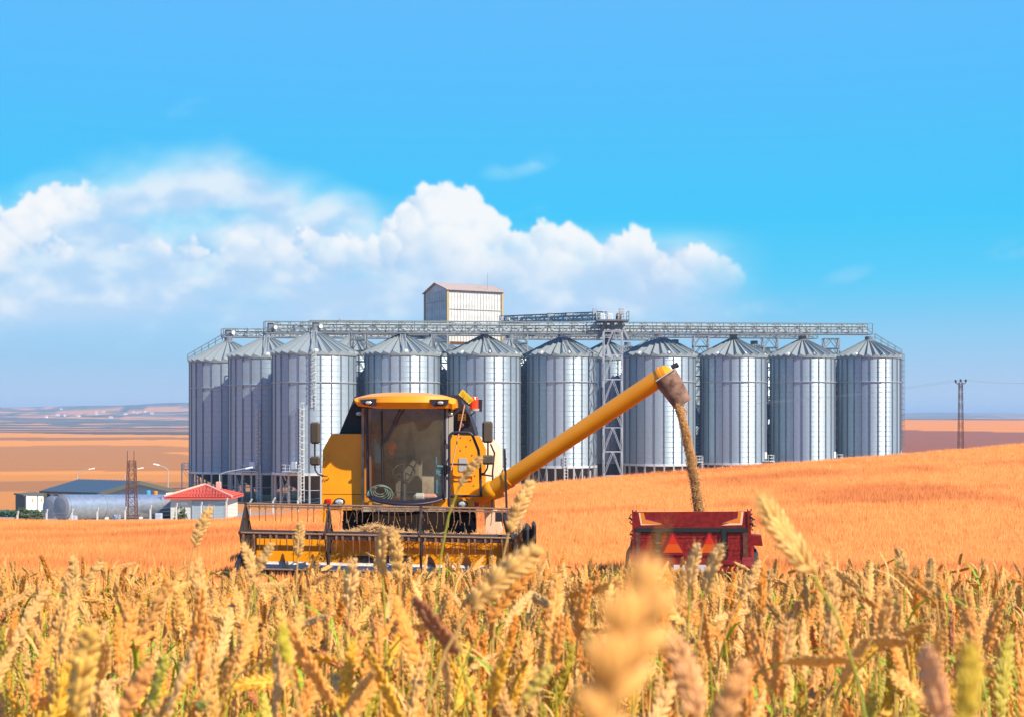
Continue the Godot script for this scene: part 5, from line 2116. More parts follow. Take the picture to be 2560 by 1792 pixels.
func build_header(o: Node3D) -> void:
	# reel: four bars round an axis, d = 24.6; a slight roll follows the ground
	var xl := (613.0 - 1280.0) * 24.6 / LENS - CROOT.x
	var xr := (1281.0 - 1280.0) * 24.6 / LENS - CROOT.x
	var zc := 2.4
	var roll := -0.0206
	var yc := func(x: float) -> float: return 0.83 + roll * (x - xl)
	var rad := 0.515
	var bars := [0.05, PI * 0.5 + 0.05, PI + 0.05, PI * 1.5 + 0.05]
	var tine := MB.new()
	tine.beam(Vector3(0, 0.02, 0.012), Vector3(0, -0.045, 0.012), 0.03, 0.035)
	tine.pipe(PackedVector3Array([Vector3(0, -0.04, 0.02), Vector3(0.004, -0.15, 0.015), Vector3(-0.006, -0.27, -0.03)]), 0.008, 5)
	var tm := tine.mesh()
	var bi := 0
	for w: float in bars:
		var off := Vector3(0, sin(w) * (rad if bi < 3 else rad + 0.17), cos(w) * rad + zc)
		var a := Vector3(xl, yc.call(xl), 0) + off
		var b := Vector3(xr, yc.call(xr), 0) + off
		var bar := MB.new()
		bar.tube(a, b, 0.020, 0.020, 10)
		var bn := part(o, "reel_bar", bar, M["bar_steel"])
		var an := MB.new()
		if bi == 1:
			an.beam(a + Vector3(0, -0.05, 0.02), b + Vector3(0, -0.05, 0.02), 0.028, 0.028)
		else:
			an.box((a + b) * 0.5 + Vector3(0, -0.058, -0.01), Vector3((b - a).length(), 0.075, 0.012), Basis(Vector3.BACK, roll))
		part(bn, "reel_slat", an, M["reel_dark"] if bi != 1 else M["bar_steel"])
		for i in 33:
			var t := (i + 0.5 + (0.22 if i % 2 else -0.05)) / 33.0
			var p := a.lerp(b, t) + Vector3(0, -0.045, 0.008)
			part(bn, "tine", tm, M["bar_steel"], Transform3D(Basis(Vector3.BACK, rng.randf_range(-0.06, 0.06)) * Basis(Vector3.RIGHT, rng.randf_range(-0.08, 0.1)), p))
		bi += 1
	# shaft and spiders
	var shf := MB.new()
	shf.tube(Vector3(xl, yc.call(xl), zc), Vector3(xr, yc.call(xr), zc), 0.04, 0.04, 10)
	part(o, "reel_shaft", shf, M["dark_steel"])
	for x: float in [xl, xl + 1.53, xl + 3.235, xr]:
		var s := MB.new()
		var c := Vector3(x, yc.call(x), zc)
		for k in 4:
			var p: Vector3 = c + Vector3(0, sin(bars[k]) * (rad if k < 3 else rad + 0.17), cos(bars[k]) * rad)
			var q: Vector3 = c + Vector3(0, sin(bars[(k + 1) % 4]) * (rad if k != 2 else rad + 0.17), cos(bars[(k + 1) % 4]) * rad)
			s.beam(p, q, 0.03, 0.022)
			s.beam(c, p, 0.035, 0.012)
			s.beam(c + (p - c) * 0.45, (p + q) * 0.5, 0.025, 0.012)
			s.beam(c + (q - c) * 0.45, (p + q) * 0.5, 0.025, 0.012)
			s.rbox(p, Vector3(0.05, 0.06, 0.06), 0.012)
		s.tube(c - Vector3(0.03, 0, 0), c + Vector3(0.03, 0, 0), 0.09, 0.09, 14)
		var sn := part(o, "reel_spider", s, M["reel_dark"])
		if x == xl:
			var pl := MB.new()
			for k in 4:
				var p: Vector3 = c + Vector3(0, sin(bars[k]), cos(bars[k])) * rad * 0.96
				var q: Vector3 = c + Vector3(0, sin(bars[(k + 1) % 4]), cos(bars[(k + 1) % 4])) * rad * 0.96
				pl.quad(c - Vector3(0.006, 0, 0), p - Vector3(0.006, 0, 0), q - Vector3(0.006, 0, 0), c - Vector3(0.006, 0, 0), Vector3(-1, 0, 0))
				pl.quad(c, p, q, c, Vector3(1, 0, 0))
			part(sn, "end_sheet", pl, M["mirror_brown"])
	# trough: back sheet, floor, auger, knife
	var rb := Basis(Vector3.BACK, roll)
	var xm := (xl + xr) * 0.5
	var W := xr - xl
	var ym := roll * (xm - xl)
	var bk := MB.new()
	bk.box(Vector3(xm, 0.30 + ym, 1.15), Vector3(W + 0.06, 0.74, 0.05), rb)
	bk.box(Vector3(xm, 0.66 + ym, 1.13), Vector3(W + 0.06, 0.05, 0.12), rb)
	var bkp := part(o, "back_sheet", bk, M["yellow"])
	for x: float in [xl + 0.7, xl + 1.72, xl + 2.3, xl + 3.6, xl + 4.3]:
		var sm := MB.new()
		sm.box(Vector3(x, 0.30 + roll * (x - xl), 1.18), Vector3(0.02, 0.6, 0.014), rb)
		part(bkp, "sheet_seam", sm, M["yellow"])
	for x: float in [xl + 0.74, xr - 0.72]:
		var hk := MB.new()
		var c := Vector3(x, 0.71 + roll * (x - xl), 1.15)
		hk.pipe(PackedVector3Array([c + Vector3(-0.09, -0.03, 0), c + Vector3(-0.08, 0.06, 0), c + Vector3(0.08, 0.06, 0), c + Vector3(0.09, -0.03, 0)]), 0.02, 6)
		part(bkp, "lifting_eye", hk, M["yellow"])
	var mouth := MB.new()
	var ma := sp(882, 1391, 1.2)
	var mb2 := sp(1026, 1410, 1.2)
	mouth.box(Vector3((ma.x + mb2.x) / 2, (ma.y + mb2.y) / 2 - 0.06, 1.185), Vector3(mb2.x - ma.x, 0.30, 0.02))
	part(bkp, "feeder_mouth", mouth, M["black"])
	var top := MB.new()
	top.tube(Vector3(xl, 0.70, 1.35), Vector3(xr, 0.70 + roll * W, 1.35), 0.03, 0.03, 8)
	part(o, "header_beam", top, M["black"])
	var fl := MB.new()
	fl.box(Vector3(xm, -0.11 + ym, 1.95), Vector3(W + 0.04, 0.03, 1.6), rb)
	part(o, "header_floor", fl, M["mirror_brown"])
	var ax := MB.new()
	var ya := 0.085
	ax.tube(Vector3(xl + 0.02, ya, 1.85), Vector3(xr - 0.02, ya + roll * W, 1.85), 0.15, 0.15, 24)
	var axn := part(o, "cross_auger", ax, M["bright_steel"])
	for sgn: float in [-1.0, 1.0]:
		var hx := MB.new()
		var turns := 2.9
		var n := 100
		for i in n:
			var q := []
			for k in 2:
				var t := float(i + k) / n
				var ang := TAU * turns * t * sgn + 1.0
				var x := lerpf(xl + 0.08, xm - 0.75, t) if sgn < 0 else lerpf(xr - 0.08, xm + 0.35, t)
				var c := Vector3(x, ya + roll * (x - xl), 1.85)
				var dd := Vector3(0, sin(ang), cos(ang))
				q.append([c + dd * 0.145, c + dd * 0.30])
			var nn := Vector3(sgn, 0, 0)
			hx.quad(q[0][0], q[0][1], q[1][1], q[1][0], nn)
			hx.off = Vector3(-sgn * 0.008, 0, 0)
			hx.quad(q[0][0], q[0][1], q[1][1], q[1][0], -nn)
			hx.off = Vector3.ZERO
		part(axn, "auger_flight", hx, M["bar_steel"])
	var fin := MB.new()
	for i in 14:
		var x := xm - 0.7 + 1.0 * i / 13.0
		fin.tube(Vector3(x, ya + roll * (x - xl), 1.85), Vector3(x, ya + roll * (x - xl), 1.85) + Vector3(0, sin(i * 1.3), cos(i * 1.3)) * 0.3, 0.01, 0.008, 5)
	part(axn, "feeder_fingers", fin, M["bright_steel"])
	var kn := MB.new()
	kn.box(Vector3(xm, -0.03 + ym, 2.72), Vector3(W, 0.05, 0.10), rb)
	part(o, "knife_bar", kn, M["bar_steel"])
	var gd := MB.new()
	gd.lathe(pv([0.028, 0.0, 0.022, 0.08, 0.0, 0.14]), 6, Vector3.ZERO, Basis(Vector3.RIGHT, PI / 2))
	gd.box(Vector3(0, 0.02, 0.0), Vector3(0.035, 0.045, 0.05))
	var gm := gd.mesh()
	for i in 60:
		var x := lerpf(xl + 0.05, xr - 0.05, i / 59.0)
		part(o, "knife_guard", gm, M["dark_steel"], Transform3D(Basis.IDENTITY, Vector3(x, -0.03 + roll * (x - xl), 2.76)))
	# end sheets with pointed dividers
	for x: float in [xl - 0.06, xr + 0.06]:
		var es := MB.new()
		es.prism(pv([1.1, 0.72, 2.0, 0.60, 2.9, 0.30, 3.25, -0.02, 2.9, -0.14, 1.1, -0.14]), -0.03, 0.03, Vector3(x, roll * (x - xl), 0), Basis(Vector3(0, 0, 1), Vector3(0, 1, 0), Vector3(-1, 0, 0)))
		es.beam(Vector3(x, 0.66, 1.1), Vector3(x, yc.call(x), zc + 0.05), 0.07, 0.07)
		part(o, "end_shield", es, M["black"])
	# rounded drive cover at the right end
	var dc := MB.new()
	var dcc := sp(1325, 1366, 1.3)
	var xb := Basis(Vector3(0, 1, 0), Vector3(1, 0, 0), Vector3(0, 0, -1))
	dc.rbox(dcc + Vector3(-0.06, 0, 0), Vector3(0.17, 0.86, 0.8), 0.14)
	part(o, "drive_cover", dc, M["rubber"])
	var d2 := MB.new()
	d2.rbox(dcc + Vector3(0.075, 0, 0), Vector3(0.08, 0.93, 0.88), 0.035)
	part(o, "drive_cover_rim", d2, M["dark_steel"])
	var arm := MB.new()
	arm.beam(sp(1262, 1287, 0.6), sp(1272, 1328, 1.2), 0.10, 0.12)
	arm.beam(sp(1238, 1290, 0.4), sp(1262, 1290, 0.4), 0.2, 0.2)
	part(o, "reel_lift_arm", arm, M["black"])
	# straw caught on the header: loose stalks nobody could count
	var root := Node3D.new()
	root.name = "loose_straw"
	add_child(root, true)
	root.position = CROOT
	tag(root, "loose cut straw heaped on the harvester's header", "straw", "", "stuff")
	var stw := MB.new()
	for i in 1500:
		var f := rng.randf()
		var x := 0.0
		var y := 0.0
		var z := 0.0
		if f < 0.55:
			x = rng.randfn(sp(935, 0, 1.3).x, 0.36)
			y = 0.70 + 0.16 * rng.randf() * exp(-pow((x - sp(935, 0, 1.3).x) / 0.4, 2.0))
			z = rng.randf_range(1.15, 1.5)
		elif f < 0.75:
			x = rng.randf_range(xl + 2.6, xr)
			y = 0.64 + 0.05 * rng.randf()
			z = rng.randf_range(1.2, 1.5)
		else:
			x = rng.randfn(sp(1296, 0, 1.4).x, 0.05)
			y = rng.randf_range(0.15, 0.92)
			z = rng.randf_range(1.2, 1.6)
		var e := Vector3(rng.randf_range(-1, 1), rng.randf_range(-0.35, 0.35), rng.randf_range(-0.6, 0.6)).normalized()
		if f >= 0.75:
			e = Vector3(rng.randf_range(-0.45, 0.45), -1.0, rng.randf_range(-0.4, 0.4)).normalized()
		var l := rng.randf_range(0.05, 0.16)
		stw.col = Color(0.62, 0.36, 0.13).lerp(Color(0.75, 0.5, 0.25), rng.randf())
		stw.beam(Vector3(x, y, z) - e * l, Vector3(x, y, z) + e * l, 0.006, 0.006)
	for i in 40:
		var x := rng.randf_range(xl + 1.4, xr - 0.1)
		var y := rng.randf_range(0.75, 1.25)
		stw.col = Color(0.75, 0.45, 0.18)
		var e := Vector3(rng.randf_range(-0.5, 0.5), 1, 0).normalized() * 0.12
		stw.beam(Vector3(x, y, zc - 0.1) - e, Vector3(x, y, zc - 0.1) + e, 0.006, 0.006)
	part(root, "stalks", stw, M["straw"])


# ---------------------------------------------------------------- trailer
const TROOT := Vector3(3.2, 0, -23.2)


func tk(x: float, y: float, z: float) -> Vector3:
	return at(1570.0 + x * 0.15244, 1260.0 + y * 0.15244, 23.2 - z) - TROOT


func tkp(a: Array, z: float) -> PackedVector2Array:
	var p := PackedVector2Array()
	for i in range(0, a.size(), 2):
		p.append(v2(tk(a[i], a[i + 1], z)))
	return p


func plate(o: Node, called: String, m: String, poly: Array, z0: float, z1: float) -> MeshInstance3D:
	var mb := MB.new()
	mb.prism(tkp(poly, z1), z0, z1)
	return part(o, called, mb, M[m])


func build_trailer() -> void:
	var o := thing("grain_trailer", "worn red farm trailer seen from behind, catching the falling grain", "trailer", TROOT)
	o.rotation.y = deg_to_rad(-9.5)
	# upper board with painted corner flashes
	var ub := plate(o, "upper_board", "trailer_red", [130, 140, 1948, 108, 1950, 376, 132, 400], -0.05, 0.0)
	plate(ub, "paint_flash", "decal_cream", [178, 150, 208, 150, 238, 331, 552, 344, 214, 356], 0.0, 0.004)
	plate(ub, "paint_flash", "decal_orange", [210, 150, 262, 149, 292, 256, 566, 326, 540, 340, 240, 329], 0.0, 0.004)
	plate(ub, "paint_flash", "decal_purple", [292, 226, 480, 280, 560, 318, 292, 258], 0.0, 0.005)
	plate(ub, "paint_flash", "decal_cream", [1852, 112, 1890, 112, 1864, 330, 1525, 342, 1660, 302, 1832, 300], 0.0, 0.004)
	plate(ub, "paint_flash", "decal_orange", [1800, 113, 1850, 112, 1830, 296, 1655, 300, 1535, 308, 1790, 218], 0.0, 0.004)
	plate(ub, "paint_flash", "decal_purple", [1790, 178, 1790, 214, 1580, 292], 0.0, 0.005)
	for q: Array in [[72, 135, 128, 134, 140, 930, 84, 932], [1950, 100, 2006, 98, 2016, 800, 2060, 912, 1968, 914, 1958, 400]]:
		plate(o, "corner_post", "trailer_red", q, -0.10, 0.018)
	# frame of the lower gate
	plate(o, "gate_frame", "trailer_green", [134, 402, 1948, 378, 1950, 448, 134, 468], -0.03, 0.03)
	plate(o, "gate_frame", "rusty_iron", [128, 470, 214, 470, 214, 926, 140, 928], -0.03, 0.026)
	plate(o, "gate_frame", "rusty_iron", [1880, 448, 1958, 448, 1966, 912, 1886, 914], -0.03, 0.026)
	plate(o, "gate_frame", "trailer_red", [140, 898, 1966, 880, 1966, 912, 140, 930], -0.03, 0.02)
	for q: Array in [[466, 404, 548, 403, 552, 942, 474, 944], [1536, 388, 1616, 387, 1628, 918, 1550, 920]]:
		plate(o, "gate_strap", "trailer_green", q, -0.02, 0.04)
	for q: Array in [[468, 636, 552, 634, 552, 650, 468, 652], [470, 770, 552, 768, 552, 780, 470, 782], [1546, 622, 1622, 620, 1622, 636, 1546, 638], [1548, 764, 1624, 762, 1624, 776, 1548, 778]]:
		plate(o, "strap_bolt", "bar_steel", q, 0.04, 0.052)
	# planks
	for x: Array in [[216, 464], [554, 1532], [1630, 1878]]:
		var k := 0
		for y: Array in [[478, 566], [574, 762], [770, 896]]:
			var sk: float = (x[0] + x[1]) * -0.0055 + 6.0
			plate(o, "plank", "plank_red", [x[0], y[0] + sk, x[1], y[0] + sk - (x[1] - x[0]) * 0.012, x[1], y[1] + sk - (x[1] - x[0]) * 0.012, x[0], y[1] + sk], -0.035, 0.0 + 0.003 * (k % 2))
			k += 1
	plate(o, "gate_lining", "trailer_red", [140, 410, 1950, 400, 1960, 900, 145, 920], -0.06, -0.036)
	# warning triangles
	for q: Array in [[740, 495, 590, 805, 910, 797], [1340, 485, 1186, 797, 1500, 789]]:
		var cx: float = (q[0] + q[2] + q[4]) / 3.0
		var cy: float = (q[1] + q[3] + q[5]) / 3.0
		var big := []
		for i in 3:
			big.append(cx + (q[i * 2] - cx) * 1.36)
			big.append(cy + (q[i * 2 + 1] - cy) * 1.36)
		# blunt corners
		var blunt := []
		for i in 3:
			var a := Vector2(big[i * 2], big[i * 2 + 1])
			var b := Vector2(big[(i * 2 + 2) % 6], big[(i * 2 + 3) % 6])
			var c := Vector2(big[(i * 2 + 4) % 6], big[(i * 2 + 5) % 6])
			var p := a.lerp(c, 0.10)
			var r := a.lerp(b, 0.10)
			blunt.append_array([p.x, p.y, r.x, r.y])
		var tr := plate(o, "warning_triangle", "reflector_rim", blunt, 0.004, 0.024)
		var m0 := Vector2(q[0], q[1]).lerp(Vector2(q[2], q[3]), 0.53)
		var m1 := Vector2(q[0], q[1]).lerp(Vector2(q[4], q[5]), 0.53)
		plate(tr, "reflector", "reflector_red", [q[0], q[1], m1.x, m1.y, m0.x, m0.y], 0.02, 0.030)
		plate(tr, "reflector", "reflector_orange", [m0.x, m0.y + 2, m1.x, m1.y + 2, q[4], q[5], q[2], q[3]], 0.02, 0.030)
	# bumper beam
	plate(o, "bumper_beam", "trailer_red", [120, 945, 2062, 916, 2062, 1058, 1620, 1108, 560, 1118, 124, 1080], -0.14, 0.05)
	for q: Array in [[245, 990, 275, 988, 345, 1070, 312, 1072], [335, 962, 368, 960, 440, 1062, 408, 1066], [1690, 1058, 1725, 1054, 1810, 945, 1772, 948], [1860, 1036, 1898, 1030, 1976, 938, 1938, 940]]:
		plate(o, "bumper_stripe", "decal_orange", q, 0.05, 0.055)
	plate(o, "number_plate", "plate_white", [765, 1000, 1292, 992, 1292, 1108, 765, 1116], 0.05, 0.066)
	plate(o, "reflector_strip", "decal_orange", [768, 962, 1290, 954, 1290, 990, 768, 998], 0.05, 0.062)
	for q: Array in [[790, 1118, 826, 1118, 826, 1200, 790, 1200], [1560, 1112, 1606, 1110, 1606, 1310, 1566, 1312], [500, 1118, 548, 1118, 548, 1215, 500, 1215]]:
		plate(o, "underframe_bracket", "trailer_green" if q[0] > 1000 else "decal_orange", q, -0.12, 0.02)
	# body behind the gate: sides, floor, front; it tips down towards the drawbar
	var a := tk(100, 420, 0)
	var b := tk(1980, 400, 0)
	var pit := Basis(Vector3.RIGHT, deg_to_rad(-4.6))
	var w := b.x - a.x
	var top := tk(1000, 140, 0).y
	var flr := tk(1000, 900, 0).y
	var pivot := Vector3((a.x + b.x) * 0.5, top, 0)
	var len := 3.3
	for sx: float in [-1.0, 1.0]:
		var s := MB.new()
		s.box(pivot + pit * Vector3(sx * w * 0.5, -(top - flr) * 0.5, -len * 0.5 - 0.06), Vector3(0.06, top - flr, len), pit)
		part(o, "side_board", s, M["trailer_red"])
	var f := MB.new()
	f.box(pivot + pit * Vector3(0, -(top - flr) * 0.5, -len), Vector3(w, top - flr, 0.06), pit)
	part(o, "front_board", f, M["trailer_red"])
	var fb := MB.new()
	fb.box(pivot + pit * Vector3(0, -(top - flr) - 0.04, -len * 0.5), Vector3(w, 0.08, len), pit)
	fb.box(pivot + pit * Vector3(0, -(top - flr) - 0.2, -len * 0.5 - 1.1), Vector3(0.5, 0.2, len + 1.6), pit)
	part(o, "floor", fb, M["trailer_red"])
	# wheels and mudguards
	var xb := Basis(Vector3(0, 1, 0), Vector3(1, 0, 0), Vector3(0, 0, -1))
	for sx: float in [-1.0, 1.0]:
		for z: float in [-0.45, -2.6]:
			var c := pivot + Vector3(sx * (w * 0.5 + 0.02), -1.12 - (0.0 if z > -1.0 else 0.16), z)
			var t := MB.new()
			t.lathe(pv([0.26, -0.11, 0.40, -0.14, 0.47, -0.10, 0.48, 0.0, 0.47, 0.10, 0.40, 0.14, 0.26, 0.11]), 28, c, xb)
			var wh := part(o, "wheel", t, M["rubber"])
			var r := MB.new()
			r.lathe(pv([0.0, -0.05, 0.2, -0.05, 0.27, -0.11, 0.27, 0.11, 0.2, 0.05, 0.0, 0.05]), 20, c, xb)
			part(wh, "rim", r, M["decal_orange"])
		var mg := MB.new()
		var mc := pivot + Vector3(sx * (w * 0.5 - 0.02), -1.12, -0.45)
		mg.lathe(pv([0.60, -0.10, 0.60, 0.10]), 14, mc, xb, 0.35, PI - 0.35)
		mg.lathe(pv([0.585, -0.10, 0.585, 0.10]), 14, mc, xb, 0.35, PI - 0.35, -1.0)
		part(o, "mudguard", mg, M["trailer_red"])
	plate(o, "mudguard_flap", "trailer_red", [1960, 488, 2142, 502, 2166, 668, 1960, 660], -0.5, -0.2)
	# chain hooks
	for q: Array in [[58, 260, 0], [75, 525, 0], [2026, 225, 0], [2028, 330, 1]]:
		var h := MB.new()
		var c := tk(q[0], q[1], 0.0)
		h.pipe(PackedVector3Array([c + Vector3(0.0, 0.09, 0), c + Vector3(-0.03, 0.04, 0.02), c + Vector3(0.02, 0.0, 0.02), c + Vector3(-0.03, -0.05, 0.0), c + Vector3(0.02, -0.09, 0)]), 0.012, 6)
		h.beam(c + Vector3(-0.05, 0.02, 0), c + Vector3(0.05, -0.02, 0), 0.02, 0.02)
		part(o, "gate_hook", h, M["dark_steel"])
	for q: Array in [[70, 118], [130, 116], [1946, 82], [2004, 78]]:
		var h := MB.new()
		h.beam(tk(q[0], q[1] - 14, -0.04), tk(q[0], q[1] + 24, -0.04), 0.018, 0.018)
		part(o, "post_pin", h, M["black"])


# ---------------------------------------------------------------- falling grain
func build_grain() -> void:
	var path := [at(1694, 1008, 25.38), at(1702, 1035, 25.36), at(1714, 1078, 25.32), at(1728, 1148, 25.28), at(1738.5, 1208, 25.25), at(1749, 1279, 25.22), at(1756, 1340, 25.2)]
	var wid := [0.07, 0.072, 0.078, 0.088, 0.094, 0.10, 0.105]
	var k := MB.new()
	k.ball(Vector3.ZERO, Vector3(0.006, 0.011, 0.006), Basis.IDENTITY, 5, 3)
	var gm := k.mesh()
	var mm := MultiMesh.new()
	mm.transform_format = MultiMesh.TRANSFORM_3D
	mm.use_colors = true
	mm.mesh = gm
	var n := 30000
	mm.instance_count = n
	for i in n:
		var t := rng.randf() * 6.0
		var j := mini(int(t), 5)
		var c: Vector3 = path[j].lerp(path[j + 1], t - j)
		var w: float = lerpf(wid[j], wid[j + 1], t - j)
		var r := sqrt(rng.randf())
		r = r * r * 0.5 + r * 0.5
		var a := rng.randf() * TAU
		if rng.randf() < 0.16:
			r *= rng.randf_range(1.1, 1.2 + 0.12 * t)
		if t < 1.0 and rng.randf() < 0.03:
			c += Vector3(rng.randf_range(0.05, 0.13), rng.randf_range(-0.06, 0.04), 0)
		var clump := 1.0 + 0.22 * wob2.get_noise_2d(c.y * 30.0, a * 3.0)
		var p := c + Vector3(cos(a) * r * w * clump, rng.randf_range(-0.03, 0.03), sin(a) * r * w * clump)
		mm.set_instance_transform(i, Transform3D(Basis(Vector3(rng.randf_range(-1, 1), rng.randf_range(-1, 1), rng.randf_range(-1, 1)).normalized(), rng.randf() * TAU).scaled(Vector3.ONE * rng.randf_range(0.8, 1.3)), p))
		mm.set_instance_color(i, Color(0.40, 0.19, 0.05).lerp(Color(0.74, 0.43, 0.16), rng.randf()))
	var root := Node3D.new()
	root.name = "falling_grain"
	add_child(root, true)
	tag(root, "stream of wheat grain pouring from the auger's spout into the red trailer", "grain", "", "stuff")
	var o := MultiMeshInstance3D.new()
	o.name = "grains"
	o.multimesh = mm
	o.material_override = M["grain_skin"]
	root.add_child(o, true)


# ---------------------------------------------------------------- wheat
func spikelet(mb: MB, p: Vector3, b: Basis, s: float, k: int, m: int) -> void:
	# three plump florets side by side, pointed at the tip
	for i in 3:
		var f := (i - 1) * 0.32
		var q := b * Basis(Vector3.BACK, -f)
		mb.col = Color(1, 1, 1) * (0.82 + 0.09 * ((i * 7 + int(p.y * 3000.0)) % 5))
		mb.ball(p + q * Vector3(0, 0.0062, 0.0006 * i) * s, Vector3(0.0022, 0.0070, 0.0022) * s, q, k, m)
	mb.col = Color(1.05, 1.05, 1.0)
	mb.tri(p + b * Vector3(-0.0006, 0.011, 0) * s, p + b * Vector3(0.0006, 0.011, 0) * s, p + b * Vector3(0.002 * sin(p.y * 900.0), 0.027 + 0.009 * sin(p.y * 400.0), 0.0015) * s, b.z, b.z, b.z)


func ear_frames(sd: int, n: int, length: float) -> Array:
	var r := RandomNumberGenerator.new()
	r.seed = sd
	var bend := r.randf_range(-0.35, 0.35)
	var out := []
	for i in n:
		var t := (i + 0.3) / n
		var ang := bend * t
		var sgn := 1.0 if i % 2 == 0 else -1.0
		var p := Vector3(sin(ang) * t * length * 0.5, t * length, 0)
		var size := (0.72 + 0.55 * sin(PI * clampf(t * 0.86 + 0.14, 0, 1))) * r.randf_range(0.9, 1.08)
		var b := Basis(Vector3.BACK, -ang - sgn * r.randf_range(0.22, 0.40)) * Basis(Vector3.UP, r.randf_range(-0.4, 0.4)) * Basis(Vector3.RIGHT, r.randf_range(-0.2, 0.2))
		if i == n - 1:
			b = Basis(Vector3.BACK, -ang)
		out.append([p + Vector3(sgn * 0.0012, 0, 0), b, size])
	return out


func ear_mesh(sd: int, k: int, m: int) -> ArrayMesh:
	var mb := MB.new()
	for f: Array in ear_frames(sd, 19, 0.088):
		spikelet(mb, f[0], f[1], f[2] * 1.0, k, m)
	mb.tube(Vector3(0, -0.004, 0), Vector3(0, 0.082, 0), 0.0014, 0.001, 5, false)
	return mb.mesh()


func leaf_mesh(sd: int) -> ArrayMesh:
	var r := RandomNumberGenerator.new()
	r.seed = sd
	var mb := MB.new()
	var n := 9
	var p := Vector3.ZERO
	var pitch := r.randf_range(1.1, 1.35)
	var curl := r.randf_range(0.12, 0.34)
	var tw := 0.0
	var last := []
	for i in n + 1:
		var t := float(i) / n
		var w := 0.0055 * pow(sin(PI * (0.12 + 0.88 * t)), 0.7) * (1.0 - t * 0.5)
		var side := Vector3(cos(tw), 0, sin(tw)) * w
		var nn := Vector3(0, cos(pitch) * 0.7 + 0.3, -sin(pitch)).normalized()
		if last:
			mb.quad(last[0], last[1], p + side, p - side, nn)
		last = [p - side, p + side]
		p += Vector3(0, sin(pitch), cos(pitch)) * 0.032
		pitch -= curl
		tw += r.randf_range(-0.1, 0.35)
	return mb.mesh()


func ear_color(deep: float) -> Color:
	# linear base colours of ripe wheat; lower ears run to orange, yellow and green
	var f := rng.randf()
	var c := Color(0.86, 0.51, 0.14)
	if f < 0.30:
		c = Color(0.88, 0.57, 0.20)
	elif f < 0.55:
		c = Color(0.88, 0.49, 0.14)
	elif f < 0.72:
		c = Color(0.92, 0.43, 0.08)
	if deep > 0.08:
		if f > 0.86:
			c = Color(0.54, 0.43, 0.05)
		elif f > 0.74:
			c = Color(0.85, 0.56, 0.05)
		elif f > 0.66:
			c = Color(0.68, 0.27, 0.10)
	return c * Color(0.86, 0.73, 0.62) * rng.randf_range(0.78, 1.08)


func stem_color(deep: float) -> Color:
	var f := rng.randf()
	if f < 0.30:
		return Color(0.36, 0.44, 0.025)
	if f < 0.52:
		return Color(0.52, 0.40, 0.05)
	return Color(0.80, 0.42, 0.11)


func orient(up: Vector3, spin: float) -> Basis:
	var y := up.normalized()
	var x := y.cross(Vector3.BACK)
	if x.length() < 1e-3:
		x = Vector3.RIGHT
	x = x.normalized()
	return Basis(x, y, x.cross(y)) * Basis(Vector3.UP, spin)


func stem_pipe(foot: Vector3, neck: Vector3, up: Vector3, r: float) -> ArrayMesh:
	var mb := MB.new()
	var pts := PackedVector3Array()
	var c := neck - up.normalized() * 0.16
	for i in 9:
		var t := i / 8.0
		pts.append(foot.lerp(c, t).lerp(c.lerp(neck, t), t))
	mb.pipe(pts, r, 6)
	return mb.mesh()


func tinted(c: Color, key: String) -> StandardMaterial3D:
	if not M.has(key):
		var m: StandardMaterial3D = M["wheat_skin"].duplicate()
		m.resource_name = key
		m.albedo_color = c.linear_to_srgb()
		M[key] = m
	return M[key]


func hero(label: String, tip: Vector2, foot: Vector2, d: float, c: Color, key: String, sd: int, stem_c := Color(0.60, 0.38, 0.12), n := 19, fat := 1.15) -> void:
	# one stalk near the lens: every spikelet of its ear is a piece
	var a := at(foot.x, foot.y, d)
	var b := at(tip.x, tip.y, d - 0.01)
	var up := b - a
	var s := up.length() / 0.098
	var g := ground(a.x - up.x * 1.5, d)
	var root := Vector3(a.x - up.x * 1.2, g, a.z + 0.02)
	var o := thing("wheat_stalk", label, "wheat stalk", root, "single wheat stalks near the lens")
	var fr := orient(up, rng.randf_range(-0.5, 0.5))
	var ear := Node3D.new()
	ear.name = "ear"
	ear.transform = Transform3D(fr.scaled_local(Vector3(1.1, 1, 1.1) * s), a - root)
	o.add_child(ear, true)
	var sp1 := MB.new()
	spikelet(sp1, Vector3.ZERO, Basis.IDENTITY, 1.0, 9, 6)
	var sm := sp1.mesh()
	var m := tinted(c, key)
	for f: Array in ear_frames(sd, n, 0.088):
		var q: Basis = f[1]
		part(ear, "spikelet", sm, m, Transform3D(q.scaled_local(Vector3.ONE * f[2] * fat), f[0]))
	part(o, "stem", stem_pipe(Vector3.ZERO, a - root, up, 0.0015 * maxf(1.0, s * 0.8)), tinted(stem_c, key + "_stem"))


